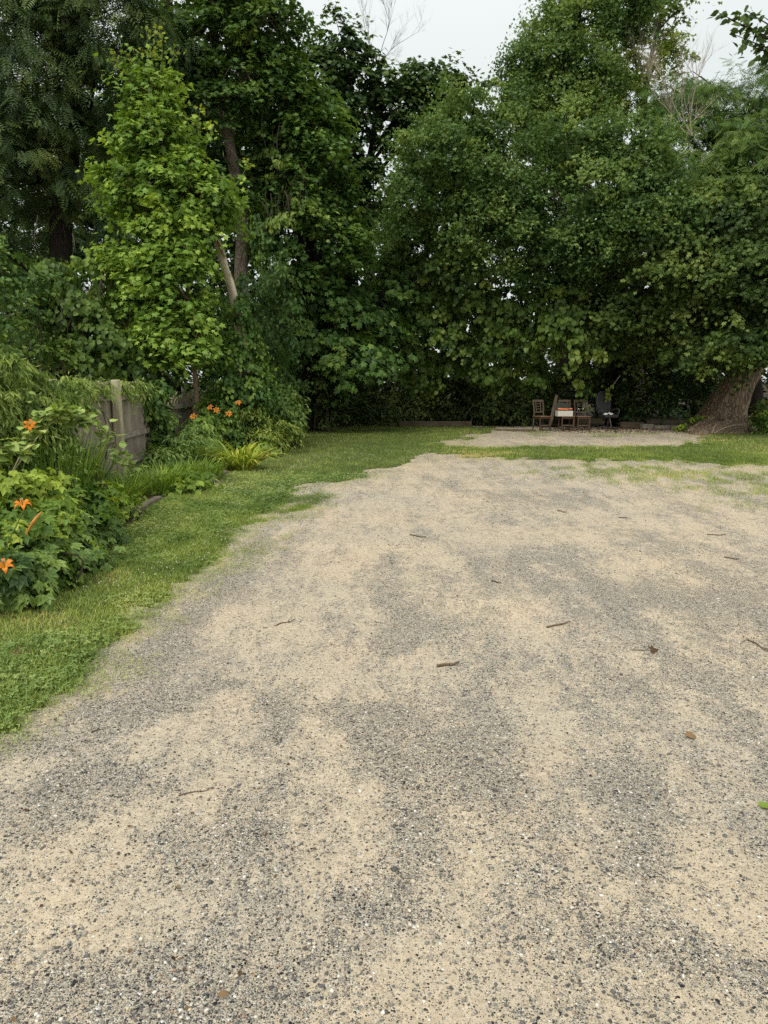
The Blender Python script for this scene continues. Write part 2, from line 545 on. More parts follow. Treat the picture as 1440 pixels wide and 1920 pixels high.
def boughs(blobs, dens, a=.5, K=55, up=.8, out=.5, droop=.45, jit=.4, shell=.3, thick=.25, dtint=.16, ltint=.10, base=.45, hang=.35, back=.6, zmin=.05, gaps=.32):
    """blobs [(centre, radii)] -> leaf points P, normals N, tip directions D, tints T and the bough centres"""
    Bs, Os, Bt, Ci = [], [], [], []
    for bi, (C, R) in enumerate(blobs):
        C, R = np.array(C), np.array(R)
        area = 4 * PI * (((R[0] * R[1]) ** 1.6 + (R[0] * R[2]) ** 1.6 + (R[1] * R[2]) ** 1.6) / 3) ** (1 / 1.6)
        n = max(5, int(area * dens))
        d = rdir(n)
        ph = rng.uniform(0, 6.28, 6)
        lump = 1 + .13 * np.sin(d[:, 0] * 5 + ph[0]) + .13 * np.sin(d[:, 2] * 6 + ph[1]) + .11 * np.sin(d[:, 1] * 6 + d[:, 0] * 4 + ph[2])
        r = rng.uniform(0, 1, n) ** shell * lump
        keep = rng.uniform(0, 1, n) < np.where(d[:, 1] > .35, back, 1)
        d, r = d[keep], r[keep]
        B = C + d * r[:, None] * R
        Bs.append(B)
        o = d / R
        o[:, 2] *= .35
        Os.append(nrm(o + rng.normal(size=o.shape) * .25))
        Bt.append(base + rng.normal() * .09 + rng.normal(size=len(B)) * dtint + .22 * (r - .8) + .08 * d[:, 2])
        Ci += [bi] * len(B)
    B, O, Bt, Ci = np.concatenate(Bs), np.concatenate(Os), np.concatenate(Bt), np.array(Ci)
    if gaps:
        n3 = np.zeros(len(B))
        for _ in range(5):
            kv = rng.normal(size=3) * 1.5
            n3 += np.sin(B @ kv + rng.uniform(0, 6.28))
        n3 /= 1.6
        Bt = Bt + .07 * n3
    else:
        n3 = np.full(len(B), 9.0)
    ok = (B[:, 2] > zmin) & (n3 > gaps - 1.5)
    B, O, Bt, Ci = B[ok], O[ok], Bt[ok], Ci[ok]
    n = len(B)
    kk = np.maximum(6, (K * rng.uniform(.5, 1.5, n)).astype(int))
    sc = np.sqrt(kk / K)
    I = np.repeat(np.arange(n), kk)
    m = len(I)
    o = O[I]
    oh = nrm(o * np.array([1, 1, .4]) + 1e-6)
    lat = nrm(np.cross(oh, np.array([0, 0, 1.0])))
    NT_ = 7
    fan = np.linspace(-1.25, 1.25, NT_)[None] + rng.normal(size=(n, NT_)) * .2
    tl = rng.uniform(.55, 1.15, (n, NT_)) * (1.15 - .25 * np.abs(fan))
    rise = rng.normal(size=(n, NT_)) * .28 + .12
    tw_ = rng.integers(0, NT_, m)
    phi, ln, ri = fan[I, tw_], tl[I, tw_], rise[I, tw_]
    u = rng.uniform(.03, 1, m) ** .75
    upv = np.array([0, 0, 1.0])
    al = a * sc * np.clip(rng.lognormal(0, .33, n), .45, 2.1)
    s = (al[I] * ln)[:, None]
    td = np.cos(phi)[:, None] * oh + np.sin(phi)[:, None] * lat * .9
    jj = np.clip(rng.normal(size=(m, 3)), -1.5, 1.5) * (.10 + .16 * thick)
    P = B[I] + s * (1.55 * (u - .35)[:, None] * td + (ri * u - droop * u ** 2)[:, None] * upv + jj)
    sd_ = rng.choice([-1.0, 1.0], m)[:, None]
    side = np.cross(td, upv) * sd_
    N = upv * up + td * (out * .75) + oh * out * .35 + side * .15 + rng.normal(size=(m, 3)) * jit
    D = td * (.55 + .35 * u[:, None]) + side * .55 - upv * (hang + .3 * u[:, None]) + rng.normal(size=(m, 3)) * .3
    zz = (ri * u - droop * u ** 2) * .5
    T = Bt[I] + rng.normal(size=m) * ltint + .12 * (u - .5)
    pz = P[:, 2] > zmin
    return P[pz], N[pz], D[pz], T[pz], B, Ci


def pxblob(px, py, Y, rx, rz, ry=None):
    C = at(px, py, Y)
    dep = C[1] * CP - (C[2] - CAM_H) * SP
    a, b = rx / F * dep, rz / F * dep
    return (C, (a, ry if ry else (a * .55 + b * .45), b))


def trunk_mesh(path, r0, r1, n=14, seg=40, wob=.06, seed=0, flare=1.0):
    P = curve(path, seg)
    t = np.linspace(0, 1, seg)
    R = r0 + (r1 - r0) * t ** .8
    R = R * (1 + flare * np.exp(-t * 14))
    k = np.arange(seg)
    P = P + np.stack([np.sin(k * .35 + seed), np.cos(k * .29 + seed * 2), np.zeros(seg)], 1) * r0 * .18 * np.minimum(1, t * 3)[:, None]
    return P, R


def tree(kind, label, path, r0, r1, blobs, leaf, mat, size, bark, cat='tree', group=None, dens=4.5, K=55, a=.5, ntw=160, seed=0, flare=.6, extra=None, limb_bark=None, sizevar=.25, **kw):
    base = np.array(path[0], float)
    root = empty(kind, tuple(base), label, cat, group)
    P, R = trunk_mesh(path, r0, r1, seed=seed, flare=flare)
    V, Fq = tube_np(P, R, 16, .07, seed)
    TV, TF = V, np.array(Fq, np.int32)
    bl = [pxblob(*b) if np.ndim(b[0]) == 0 else b for b in blobs]
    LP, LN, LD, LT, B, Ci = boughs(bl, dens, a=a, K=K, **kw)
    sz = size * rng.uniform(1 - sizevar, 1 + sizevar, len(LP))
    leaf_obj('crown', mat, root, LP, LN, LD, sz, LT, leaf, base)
    segs = []
    ends = []
    for C, Rr in bl:
        C = np.array(C)
        dz = np.linalg.norm(C[:2] - P[:, :2], axis=1)
        want = C[2] - .55 * dz - .2 * Rr[2]
        i = int(np.argmin(np.abs(P[:, 2] - want) + .05 * dz))
        i = max(3, min(i, len(P) - 2))
        st = P[i]
        mid = (st + C) / 2 + np.array([0, 0, .12 * np.linalg.norm(C - st)]) + rng.normal(size=3) * .12 * Rr[0]
        q = curve([st, mid, C + np.array([0, 0, .3 * Rr[2]])], 9)
        segs.append((q, np.linspace(min(R[i] * .55, .03 + .05 * Rr[0]), .018, 9)))
        ends.append(q)
    if len(B) and ntw:
        for j in rng.choice(len(B), min(ntw, len(B)), replace=False):
            q = ends[Ci[j]]
            st = q[int(rng.integers(4, 9))]
            md = (st + B[j]) / 2 + rng.normal(size=3) * .12
            segs.append((np.array([st, md, B[j], B[j] + (B[j] - md) * .35]), np.array([.02, .013, .008, .003])))
    V, Fq = tubes_quads(segs, 5)
    np_mesh('trunk', np.concatenate([TV, V]), np.concatenate([TF, Fq + len(TV)]), bark, root, smooth=True, origin=base)
    return root


def bare(p, d, L, r, depth, segs, spread=.55, up=.1, kids=4):
    """recursive leafless limb"""
    d = d / np.linalg.norm(d)
    pts = [np.array(p, float)]
    dd = d.copy()
    for i in range(5):
        dd = dd + rng.normal(size=3) * .12 + np.array([0, 0, up * .25])
        dd /= np.linalg.norm(dd)
        pts.append(pts[-1] + dd * L / 5)
    segs.append((np.array(pts), np.linspace(r, r * .35, 6)))
    if depth:
        for k in range(kids):
            i = int(rng.integers(1, 6))
            nd = dd + rng.normal(size=3) * spread + np.array([0, 0, up])
            bare(pts[i], nd, L * rng.uniform(.4, .7), r * (.6 - .06 * i), depth - 1, segs, spread, up, kids)


# ------------------------------------------------------------------ ground
def poly_sd(P, poly):
    """signed distance (inside positive) of points (n,2) to polygon"""
    poly = np.asarray(poly, float)
    n = len(poly)
    dmin = np.full(len(P), 1e9)
    inside = np.zeros(len(P), bool)
    for i in range(n):
        a, b = poly[i], poly[(i + 1) % n]
        ab = b - a
        t = np.clip(((P - a) @ ab) / (ab @ ab + 1e-12), 0, 1)
        dmin = np.minimum(dmin, np.linalg.norm(P - a - t[:, None] * ab, axis=1))
        c_ = ((a[1] > P[:, 1]) != (b[1] > P[:, 1]))
        with np.errstate(divide='ignore', invalid='ignore'):
            xi = a[0] + (P[:, 1] - a[1]) / (b[1] - a[1] + 1e-12) * ab[0]
        inside ^= c_ & (P[:, 0] < xi)
    return np.where(inside, dmin, -dmin)


_w = rng.normal(size=(40, 2))
_p = rng.uniform(0, 6.28, 40)


def fnoise(x, y, f, o=0, n=8):
    s = np.zeros_like(x)
    for i in range(n):
        k = _w[(i + o * 5) % 40] * f * (1 + .35 * i)
        s += np.sin(x * k[0] + y * k[1] + _p[(i + o * 7) % 40]) / (1 + .25 * i)
    return s / 2.2


def g2(*pp):
    return [tuple(gp(x, y)[:2]) for x, y in pp]


# lawn: left strip + back + band across; edges measured on the ground
LAWN_L = g2((-260, 1640), (0, 1500), (70, 1425), (140, 1358), (215, 1290), (285, 1208), (350, 1126), (415, 1076), (474, 1010), (515, 985), (590, 938), (655, 904), (735, 884), (795, 866), (830, 853), (868, 862), (1000, 863), (1150, 864),
            (1265, 868), (1330, 872), (1440, 876), (1800, 880), (1800, 790), (1440, 799), (1300, 815), (1272, 828), (1250, 834), (1100, 836), (870, 836), (855, 829), (905, 817), (950, 808), (950, 800))
LAWN_L += [(-1.0, 28.5), (-7, 28.5), (-7, 17), (-4.2, 13), (-4.2, 9), (-4.2, 2.0), (-4.0, 1.2)]
LAWN_R = g2((1350, 915), (1440, 900), (1700, 905), (1700, 985), (1440, 972), (1380, 955))
LAWN_S = g2((1060, 885), (1200, 870), (1440, 884), (1600, 890), (1600, 905), (1440, 905), (1250, 902), (1120, 900))


def lawn_mask(P):
    x, y = P[:, 0], P[:, 1]
    sc = np.clip(y / 12, .25, 1.2)
    d = (poly_sd(P, LAWN_L) - .06) / sc * .8
    d = d + .20 * fnoise(x, y, 1.6, 0) + .20 * fnoise(x, y, 5, 1) + .14 * fnoise(x, y, 13, 3) + .06 * fnoise(x, y, 29, 2)
    d = d - .5 * np.clip(fnoise(x, y, 2.6, 4) - .52, 0, 1) * np.clip((14 - y) / 6, 0, 1)
    d2 = poly_sd(P, LAWN_R) * .7 + .10 + .30 * fnoise(x, y, 3.5, 2) + .30 * fnoise(x, y, 11, 3)
    d3 = poly_sd(P, LAWN_S) * .5 - .04 + .38 * fnoise(x, y, 3.0, 4) + .36 * fnoise(x, y, 11, 1)
    return np.maximum(d, np.minimum(.225, np.maximum(d2, d3)))


def relief(x, y):
    return .018 * fnoise(x, y, .9, 2) + .008 * fnoise(x, y, 3.1, 4)


def fan_grid(y0, y1, u0, u1, ny, nx):
    Y = y0 * (y1 / y0) ** np.linspace(0, 1, ny)
    U = np.linspace(u0, u1, nx)
    yy = np.repeat(Y, nx)
    xx = (U[None, :] * (Y[:, None] + .6)).ravel()
    i = np.arange(ny - 1)[:, None] * nx + np.arange(nx - 1)[None]
    Fq = np.stack([i, i + 1, i + 1 + nx, i + nx], -1).reshape(-1, 4)
    return np.stack([xx, yy], 1), Fq


def sand_field(P):
    """how much dry sand covers the stones, 0..1 (measured tyre bands and washed patches, as capsules on the ground)"""
    x, y = P[:, 0], P[:, 1]
    wx = x + .10 * fnoise(x, y, 2.5, 1) * np.clip(y / 5, .4, 2)
    wy = y + .16 * fnoise(x, y, 2.5, 3) * np.clip(y / 5, .4, 2)
    Q = np.stack([wx, wy], 1)
    s = .53 + .09 * fnoise(x * 1.6, y * .5, 1.5, 0) + .09 * fnoise(x, y * .8, 3.2, 2) + .08 * fnoise(x, y, 8, 1)
    s += .12 * np.clip((y - 5) / 8, 0, 1)
    s += .19 * fnoise(x * 1.0 + y * .03, y * .06, 4.2, 4) + .07 * fnoise(x + y * .05, y * .16, 8.5, 0)
    marks = [
        (.30, .13, (-60, 1480), (130, 1425), (330, 1385), (470, 1310), (540, 1255), (640, 1232), (760, 1238), (880, 1260)),
        (.30, .11, (640, 1240), (590, 1330), (540, 1400), (400, 1480), (230, 1580), (60, 1680), (-100, 1760)),
        (.22, .2, (-40, 1620), (110, 1640), (260, 1720)),
        (.24, .10, (985, 1130), (1010, 1210), (1040, 1300), (1065, 1390), (1000, 1440)),
        (.22, .12, (1240, 1340), (1330, 1310), (1460, 1330)),
        (.30, .09, (1255, 1570), (1285, 1650), (1340, 1740), (1430, 1800)),
        (.30, .10, (690, 1480), (640, 1620), (700, 1560)),
        (.34, .06, (760, 1790), (775, 1910)),
        (.40, .28, (700, 955), (690, 1010), (640, 1055), (540, 1110), (460, 1180)),
        (.34, .45, (820, 930), (860, 990), (1000, 1010), (1200, 960), (1440, 990)),
        (.30, .35, (780, 875), (900, 905), (1100, 915)),
        (.30, .25, (880, 1060), (940, 1120), (1000, 1160)),
        (.28, .20, (1180, 1060), (1260, 1050)), (.24, .12, (1140, 1180), (1250, 1200)),
        (.06, 1.0, (880, 822), (1000, 822), (1100, 824)),
        (-.48, .13, (600, 1330), (700, 1390), (780, 1440)), (-.42, .12, (720, 1330), (880, 1380), (930, 1480)),
        (-.38, .12, (830, 1500), (800, 1650), (780, 1740)), (-.45, .10, (1160, 1470), (1210, 1560), (1200, 1640)),
        (-.42, .10, (200, 1330), (330, 1325), (430, 1290)), (-.40, .08, (470, 1290), (520, 1380)),
        (-.40, .09, (110, 1480), (200, 1460), (260, 1500)), (-.40, .10, (300, 1590), (380, 1600), (480, 1560)),
        (-.40, .10, (60, 1860), (200, 1820), (330, 1790)), (-.42, .09, (260, 1900), (420, 1860)), (-.40, .10, (520, 1840), (640, 1720)),
        (-.45, .12, (1200, 1800), (1330, 1830), (1440, 1850)), (-.36, .30, (1180, 1110), (1300, 1130), (1420, 1110)),
        (-.30, .35, (1380, 1040), (1460, 1060)), (-.34, .22, (930, 1060), (980, 1110)), (-.30, .14, (760, 1150), (700, 1230), (850, 1180)),
        (-.35, .25, (760, 960), (800, 1000)), (-.3, .3, (960, 930), (1050, 940)), (-.36, .16, (230, 1240), (330, 1190), (380, 1150)),
        (-.25, .12, (900, 1280), (980, 1420), (1100, 1480)),
    ]
    for amt, wd, *pts in marks:
        q = np.array(g2(*pts))
        d = np.full(len(P), 1e9)
        for a, b in zip(q[:-1], q[1:]):
            ab = b - a
            t = np.clip(((Q - a) @ ab) / (ab @ ab + 1e-12), 0, 1)
            d = np.minimum(d, np.linalg.norm(Q - a - t[:, None] * ab, axis=1))
        s += 1.1 * amt * np.exp(-(d / wd) ** 2)
    return np.clip(s, 0, .80)


def gravel_material():
    k = NT('gravel and dry sand')
    co = k.coords((1, 1, 1))
    sand = k.n('ShaderNodeAttribute', attribute_name='sand').outputs['Fac']
    stones = []
    heights = []
    # slightly warped coordinates so the cells do not read as a lattice
    nzc = k.n('ShaderNodeTexNoise')
    nzc.inputs['Scale'].default_value = 60
    k.l(co, nzc.inputs['Vector'])
    wv = k.n('ShaderNodeVectorMath', operation='MULTIPLY_ADD')
    k.l(nzc.outputs['Color'], wv.inputs[0])
    wv.inputs[1].default_value = (.006, .006, .006)
    k.l(co, wv.inputs[2])
    pal = [(0, (.036, .039, .044)), (.14, (.078, .083, .090)), (.27, (.16, .162, .16)), (.41, (.29, .288, .265)), (.55, (.46, .42, .33)), (.70, (.62, .565, .44)), (.86, (.80, .78, .71)), (.98, (.38, .24, .14))]
    n_big = k.noise(co, 9, 3)
    n_mid = k.noise(co, 38, 4, .6)
    n_fine = k.noise(co, 420, 3, .7)
    sandcol = k.ramp(k.noise(co, 1.3, 4), [(.3, (.62, .51, .365)), (.5, (.595, .51, .372)), (.72, (.64, .54, .385))])
    sandcol = k.mix(k.maprange(n_fine, .3, .7, 0, 1), k.mix(1.0, sandcol, (.74, .74, .76), 'MULTIPLY'), sandcol)
    col = sandcol
    h = k.math('MULTIPLY', n_fine, .25)
    n_str = k.noise(k.coords((1, .34, 1)), 3.4, 9, .68)
    n_str2 = k.noise(k.coords((1, .6, 1)), 11, 8, .7)
    cover0 = k.math('ADD', k.math('SUBTRACT', 1.0, sand), k.math('MULTIPLY', k.math('SUBTRACT', n_mid, .5), 1.6))
    cover0 = k.math('ADD', cover0, k.math('MULTIPLY', k.math('SUBTRACT', n_str2, .5), 2.0))
    cover0 = k.math('ADD', cover0, k.math('MULTIPLY', k.math('SUBTRACT', n_str, .5), 2.1))
    cr = k.n('ShaderNodeMapRange', interpolation_type='SMOOTHSTEP')
    for i_, q_ in zip((1, 2, 3, 4), (.02, 1.0, .16, 1.0)):
        cr.inputs[i_].default_value = q_
    k.l(cover0, cr.inputs[0])
    cover0 = cr.outputs[0]
    for scale, amt, hh in ((430, 1.0, .35), (240, .97, .6), (140, .68, .9), (84, .24, 1.0)):
        vo = k.n('ShaderNodeTexVoronoi')
        vo.inputs['Scale'].default_value = scale
        vo.inputs['Randomness'].default_value = 1.0
        k.l(wv.outputs[0], vo.inputs['Vector'])
        sx = k.n('ShaderNodeSeparateColor')
        k.l(vo.outputs['Color'], sx.inputs[0])
        sc = k.ramp(sx.outputs[0], pal, 'CONSTANT')
        shade = k.maprange(vo.outputs['Distance'], .25, .75, 1, .55)
        sc = k.mix(1.0, sc, shade, 'MULTIPLY') if False else k.mix(k.maprange(vo.outputs['Distance'], .3, .7, 0, .45), sc, (.06, .05, .04))
        cov = k.math('MULTIPLY', cover0, amt)
        msk = k.math('LESS_THAN', sx.outputs[1], cov)
        inside = k.math('LESS_THAN', vo.outputs['Distance'], k.math('ADD', .40, k.math('MULTIPLY', sx.outputs[2], .22)))
        msk = k.math('MULTIPLY', msk, inside)
        col = k.mix(msk, col, sc)
        dome = k.math('MULTIPLY', k.math('MULTIPLY', msk, k.maprange(vo.outputs['Distance'], 0, .6, 1, 0)), hh)
        h = k.math('MAXIMUM', h, dome)
    tone = k.ramp(k.noise(co, .55, 3), [(.3, (.88, .90, .93)), (.7, (1.06, 1.02, .96))])
    col = k.mix(1.0, col, tone, 'MULTIPLY')
    grit = k.maprange(k.noise(co, 34, 9, .82), .30, .70, .66, 1.34)
    gv = k.n('ShaderNodeVectorMath', operation='SCALE')
    k.l(col, gv.inputs[0])
    k.l(grit, gv.inputs['Scale'])
    col = gv.outputs[0]
    return k.principled(col, .93, k.bump(h, 1.0, .010), .15)


def lawn_soil_material():
    k = NT('lawn soil and thatch')
    co = k.coords((1, 1, 1))
    n1 = k.noise(co, 40, 5, .7)
    n2 = k.noise(co, 3, 3)
    col = k.ramp(n1, [(.3, (.030, .040, .012)), (.5, (.08, .112, .032)), (.72, (.16, .18, .065))])
    col = k.mix(k.maprange(n2, .5, .72, 0, .6), col, (.13, .115, .065))
    return k.principled(col, .95, k.bump(n1, .8, .02), .1)


def dirt_material(name, c):
    k = NT(name)
    co = k.coords((1, 1, 1))
    n1 = k.noise(co, 25, 6, .7)
    n2 = k.noise(co, 2.0, 3)
    col = k.ramp(n1, [(.3, tuple(q * .5 for q in c)), (.7, c)])
    col = k.mix(k.maprange(n2, .4, .7), col, (c[0] * .8, c[1] * .9, c[2] * .6))
    return k.principled(col, .97, k.bump(n1, .8, .03), .1)


M['gravel'] = gravel_material()
M['lawn_soil'] = lawn_soil_material()
M['dirt'] = dirt_material('woodland soil', (.055, .042, .028))
M['bed'] = dirt_material('bed soil', (.075, .055, .036))

# base sheet to the horizon
mb = MB()
mb.add([(-900, -400, -.05), (900, -400, -.05), (900, 1500, -.05), (-900, 1500, -.05)], [(0, 1, 2, 3)])
tag(mb.build('ground', M['dirt']), kind='structure')
# gravel lot
P2, Fq = fan_grid(.35, 27.2, -1.3, 1.3, 420, 420)
V = np.column_stack([P2, relief(P2[:, 0], P2[:, 1])])
tag(np_mesh('gravel_lot', V, Fq, M['gravel'], attrs={'sand': sand_field(P2)}, smooth=True), kind='structure')
mb = MB()
mb.add([(-30, -30, -.03), (30, -30, -.03), (30, .9, -.03), (-30, .9, -.03)], [(0, 1, 2, 3)])
tag(mb.build('gravel_road', M['gravel']), kind='structure')
# lawn sheet with a ragged edge
P2, Fq = fan_grid(1.2, 28.4, -1.25, 1.1, 460, 420)
msk = lawn_mask(P2)
keep = msk[Fq].mean(1) > .24
Fk = Fq[keep]
used = np.unique(Fk)
rem = np.full(len(P2), -1)
rem[used] = np.arange(len(used))
V = np.column_stack([P2, relief(P2[:, 0], P2[:, 1]) + .004 + .022 * np.clip((msk - .2) * 1.5, 0, 1)])[used]
tag(np_mesh('lawn', V, rem[Fk], M['lawn_soil'], smooth=True), kind='structure')


def scatter(n, y0, y1, x0, x1, power=0):
    """points in a rectangle, denser towards y0 when power > 0"""
    u = rng.uniform(0, 1, n)
    if power:
        y = y0 * (y1 / y0) ** u
    else:
        y = y0 + (y1 - y0) * u
    x = x0 + (x1 - x0) * rng.uniform(0, 1, n)
    return np.stack([x, y], 1)


# grass blades
def grass_layer(P, size, tpl, lean=.55):
    m = lawn_mask(P)
    keep = rng.uniform(-.62, .50, len(P)) < m - .18 * (fnoise(P[:, 0], P[:, 1], 9, 2) > .25)
    bedx = P[:, 0] > np.interp(P[:, 1], [4, 7.5, 10, 13, 17, 30], [-2.75, -2.8, -3.0, -2.8, -2.4, -9])
    keep &= bedx
    P, m = P[keep], m[keep]
    n = len(P)
    z = relief(P[:, 0], P[:, 1]) + .008
    ang = rng.uniform(0, 2 * PI, n)
    D = np.stack([np.cos(ang) * lean, np.sin(ang) * lean, np.ones(n) * rng.uniform(.3, 1.1, n)], 1)
    N = np.stack([-np.cos(ang), -np.sin(ang), np.full(n, .6)], 1) + rng.normal(size=(n, 3)) * .2
    patch = .26 * fnoise(P[:, 0], P[:, 1], 1.1, 1) + .18 * fnoise(P[:, 0], P[:, 1], 4, 2)
    T = .47 + patch + rng.normal(size=n) * .17 + .28 * np.clip((.25 - m) * 2, 0, 1)
    sz = size * rng.uniform(.5, 1.4, n) * np.clip(.55 + m * 1.2, .5, 1.15)
    return np.column_stack([P, z]), N, D, sz, T


back_ = scatter(9000, 21.6, 24.2, 4.4, 10.5, 0)
back_ = back_[fnoise(back_[:, 0], back_[:, 1], 2.4, 1) > .25]
near = scatter(270000, 2.0, 10.5, -2.95, -.6, 0)
mid_ = scatter(170000, 9.0, 28.3, -6.5, 13.5, 1)
mid2 = scatter(90000, 12.0, 28.3, -5, 3.0, 0)
mid3 = np.concatenate([scatter(90000, 12.0, 20.5, 1.5, 13.5, 0), scatter(70000, 10.5, 16.5, 3.5, 10.5, 0)])
A = [grass_layer(near, .040, 'blade', .9)]
B_ = [grass_layer(np.concatenate([mid_, mid2, mid3]), .06, 'spear', .8)]
P, N, D, sz, T = A[0]
tag(leaf_obj('grass', M['grass'], None, P, N, D, sz, T, 'blade'), 'short mown lawn grass beside the gravel', 'grass', kind='stuff')
P, N, D, sz, T = B_[0]
tag(leaf_obj('grass', M['grass'], None, P, N, D, sz, T, 'spear'), 'lawn grass along the back and across the gravel lot', 'grass', kind='stuff')
n = len(back_)
ang = rng.uniform(0, 6.28, n)
D = np.stack([np.cos(ang) * .7, np.sin(ang) * .7, rng.uniform(.4, 1.1, n)], 1)
tag(leaf_obj('grass', M['grass'], None, np.column_stack([back_, np.full(n, .0)]), np.stack([-np.cos(ang), -np.sin(ang), np.full(n, .6)], 1), D, .07 * rng.uniform(.5, 1.3, n), .4 + rng.normal(size=n) * .2, 'spear'), 'sparse grass before the wooden chairs', 'grass', kind='stuff')
# clover leaves and small broad weeds in the lawn
C1 = scatter(75000, 2.2, 13, -2.95, .2, 0)
P, N, D, sz, T = grass_layer(C1, .03, 'clover')
cl = fnoise(P[:, 0], P[:, 1], 2.2, 3) > -.35
P, N, D, sz, T = P[cl], N[cl], D[cl], sz[cl], T[cl]
N = np.array([0, 0, 1.0]) + rng.normal(size=P.shape) * .35
P[:, 2] += rng.uniform(.008, .04, len(P))
tag(leaf_obj('clover', M['clover'], None, P, N, D, sz * 1.25, T + .08, 'clover'), 'clover and small broad leaves in the lawn', 'clover', kind='stuff')
# clover blossoms
C2 = scatter(5200, 5.5, 17, -2.7, 1.0, 0)
P, N, D, sz, T = grass_layer(C2, .02, 'clover')
cl = (fnoise(P[:, 0], P[:, 1], 1.5, 2) > .05)
P = P[cl][:700]
octv = np.array([(1, 0, 0), (-1, 0, 0), (0, 1, 0), (0, -1, 0), (0, 0, 1), (0, 0, -1)], float)
octf = np.array([(0, 2, 4), (2, 1, 4), (1, 3, 4), (3, 0, 4), (2, 0, 5), (1, 2, 5), (3, 1, 5), (0, 3, 5)])
V = (P + np.array([0, 0, .045]))[:, None] + octv[None] * rng.uniform(.004, .0075, (len(P), 1, 1))
Fs = octf[None] + (np.arange(len(P)) * 6)[:, None, None]
tag(np_mesh('clover_blossom', V.reshape(-1, 3), Fs.reshape(-1, 3), M['whiteflower'], attrs={'tint': np.repeat(rng.uniform(0, 1, len(P)), 6)}), 'tiny white clover blossoms in the lawn', 'clover blossom', kind='stuff')

# loose stones on the gravel
ph_ = (1 + 5 ** .5) / 2
icov = nrm(np.array([(-1, ph_, 0), (1, ph_, 0), (-1, -ph_, 0), (1, -ph_, 0), (0, -1, ph_), (0, 1, ph_), (0, -1, -ph_), (0, 1, -ph_), (ph_, 0, -1), (ph_, 0, 1), (-ph_, 0, -1), (-ph_, 0, 1)], float))
icof = np.array([(0, 11, 5), (0, 5, 1), (0, 1, 7), (0, 7, 10), (0, 10, 11), (1, 5, 9), (5, 11, 4), (11, 10, 2), (10, 7, 6), (7, 1, 8), (3, 9, 4), (3, 4, 2), (3, 2, 6), (3, 6, 8), (3, 8, 9), (4, 9, 5), (2, 4, 11), (6, 2, 10), (8, 6, 7), (9, 8, 1)])


def pebbles(n, y0, y1, s0, s1, name, label, power=2.2):
    P = scatter(n, y0, y1, -1, 1, 1)
    P[:, 0] *= (P[:, 1] + .8) * .62
    sf = sand_field(P)
    keep = (lawn_mask(P) < .05) & (rng.uniform(0, 1, n) > sf * .88)
    P = P[keep]
    n = len(P)
    s = s0 + (s1 - s0) * rng.uniform(0, 1, n) ** power
    dims = np.stack([s * rng.uniform(.75, 1.3, n), s * rng.uniform(.6, 1.0, n), s * rng.uniform(.4, .75, n)], 1)
    V = icov[None] * dims[:, None] * rng.uniform(.85, 1.15, (n, 12, 1))
    a = rng.uniform(0, 2 * PI, n)
    ca, sa = np.cos(a)[:, None], np.sin(a)[:, None]
    V = np.stack([V[..., 0] * ca - V[..., 1] * sa, V[..., 0] * sa + V[..., 1] * ca, V[..., 2]], -1)
    V += np.column_stack([P, relief(P[:, 0], P[:, 1]) + dims[:, 2] * .25])[:, None]
    Fs = icof[None] + (np.arange(n) * 12)[:, None, None]
    tag(np_mesh(name, V.reshape(-1, 3), Fs.reshape(-1, 3), M['pebble'], attrs={'tint': np.repeat(rng.uniform(0, 1, n), 12)}, smooth=True), label, 'gravel', kind='stuff')


k = NT('loose pebbles')
at_ = k.n('ShaderNodeAttribute', attribute_name='tint').outputs['Fac']
pc = k.ramp(at_, [(0, (.045, .049, .056)), (.16, (.085, .09, .10)), (.34, (.17, .175, .17)), (.50, (.29, .275, .235)), (.64, (.42, .36, .27)), (.80, (.55, .48, .36)), (.92, (.70, .67, .60)), (.985, (.36, .22, .13))], 'CONSTANT')
pn = k.noise(k.coords((1, 1, 1)), 260, 3)
M['pebble'] = k.principled(k.mix(k.maprange(pn, .3, .7, 0, .35), pc, (.3, .26, .19)), .8, k.bump(pn, .4, .002), .25)
pebbles(60000, 1.25, 7.5, .0020, .0074, 'gravel', 'small loose grey and tan stones over the lot', 2.0)
pebbles(700, 1.3, 6.0, .006, .013, 'gravel', 'larger loose pebbles scattered over the lot', 2.5)
pebbles(5000, 6.0, 15.0, .006, .013, 'gravel', 'loose stones on the far part of the lot', 2.0)

# ------------------------------------------------------------------ trees (measured blobs: px, py, depth, rx px, rz px[, depth radius])
G_T = 'tall trees along the back of the lot'


def gz(px, Y):
    p = at(px, 760, Y)
    return np.array([p[0], Y, -.03])


tree('walnut_tree', 'dark walnut tree with hanging feathery leaves at the top left', [gz(110, 20), at(118, 450, 20), at(128, 250, 20.2), at(145, 40, 20.4), at(150, -60, 20.5)], .36, .12,
     [(30, 40, 19, 130, 100, 1.6), (190, 40, 20, 120, 90, 1.6), (120, -60, 20, 140, 80), (10, 200, 19, 110, 90, 1.5), (180, 180, 20, 95, 90, 1.3), (60, 330, 19.5, 110, 75, 1.3), (185, 360, 20.8, 70, 60, 1), (-60, 430, 19.5, 80, 80), (120, 430, 21, 80, 60, 1), (300, 90, 21.5, 70, 60, 1)],
     'frond', M['walnut'], .46, M['bark_dark'], dens=3.2, K=24, a=.6, droop=.7, hang=.7, jit=.3, up=.7, out=.7, base=.42, seed=1, group=G_T)

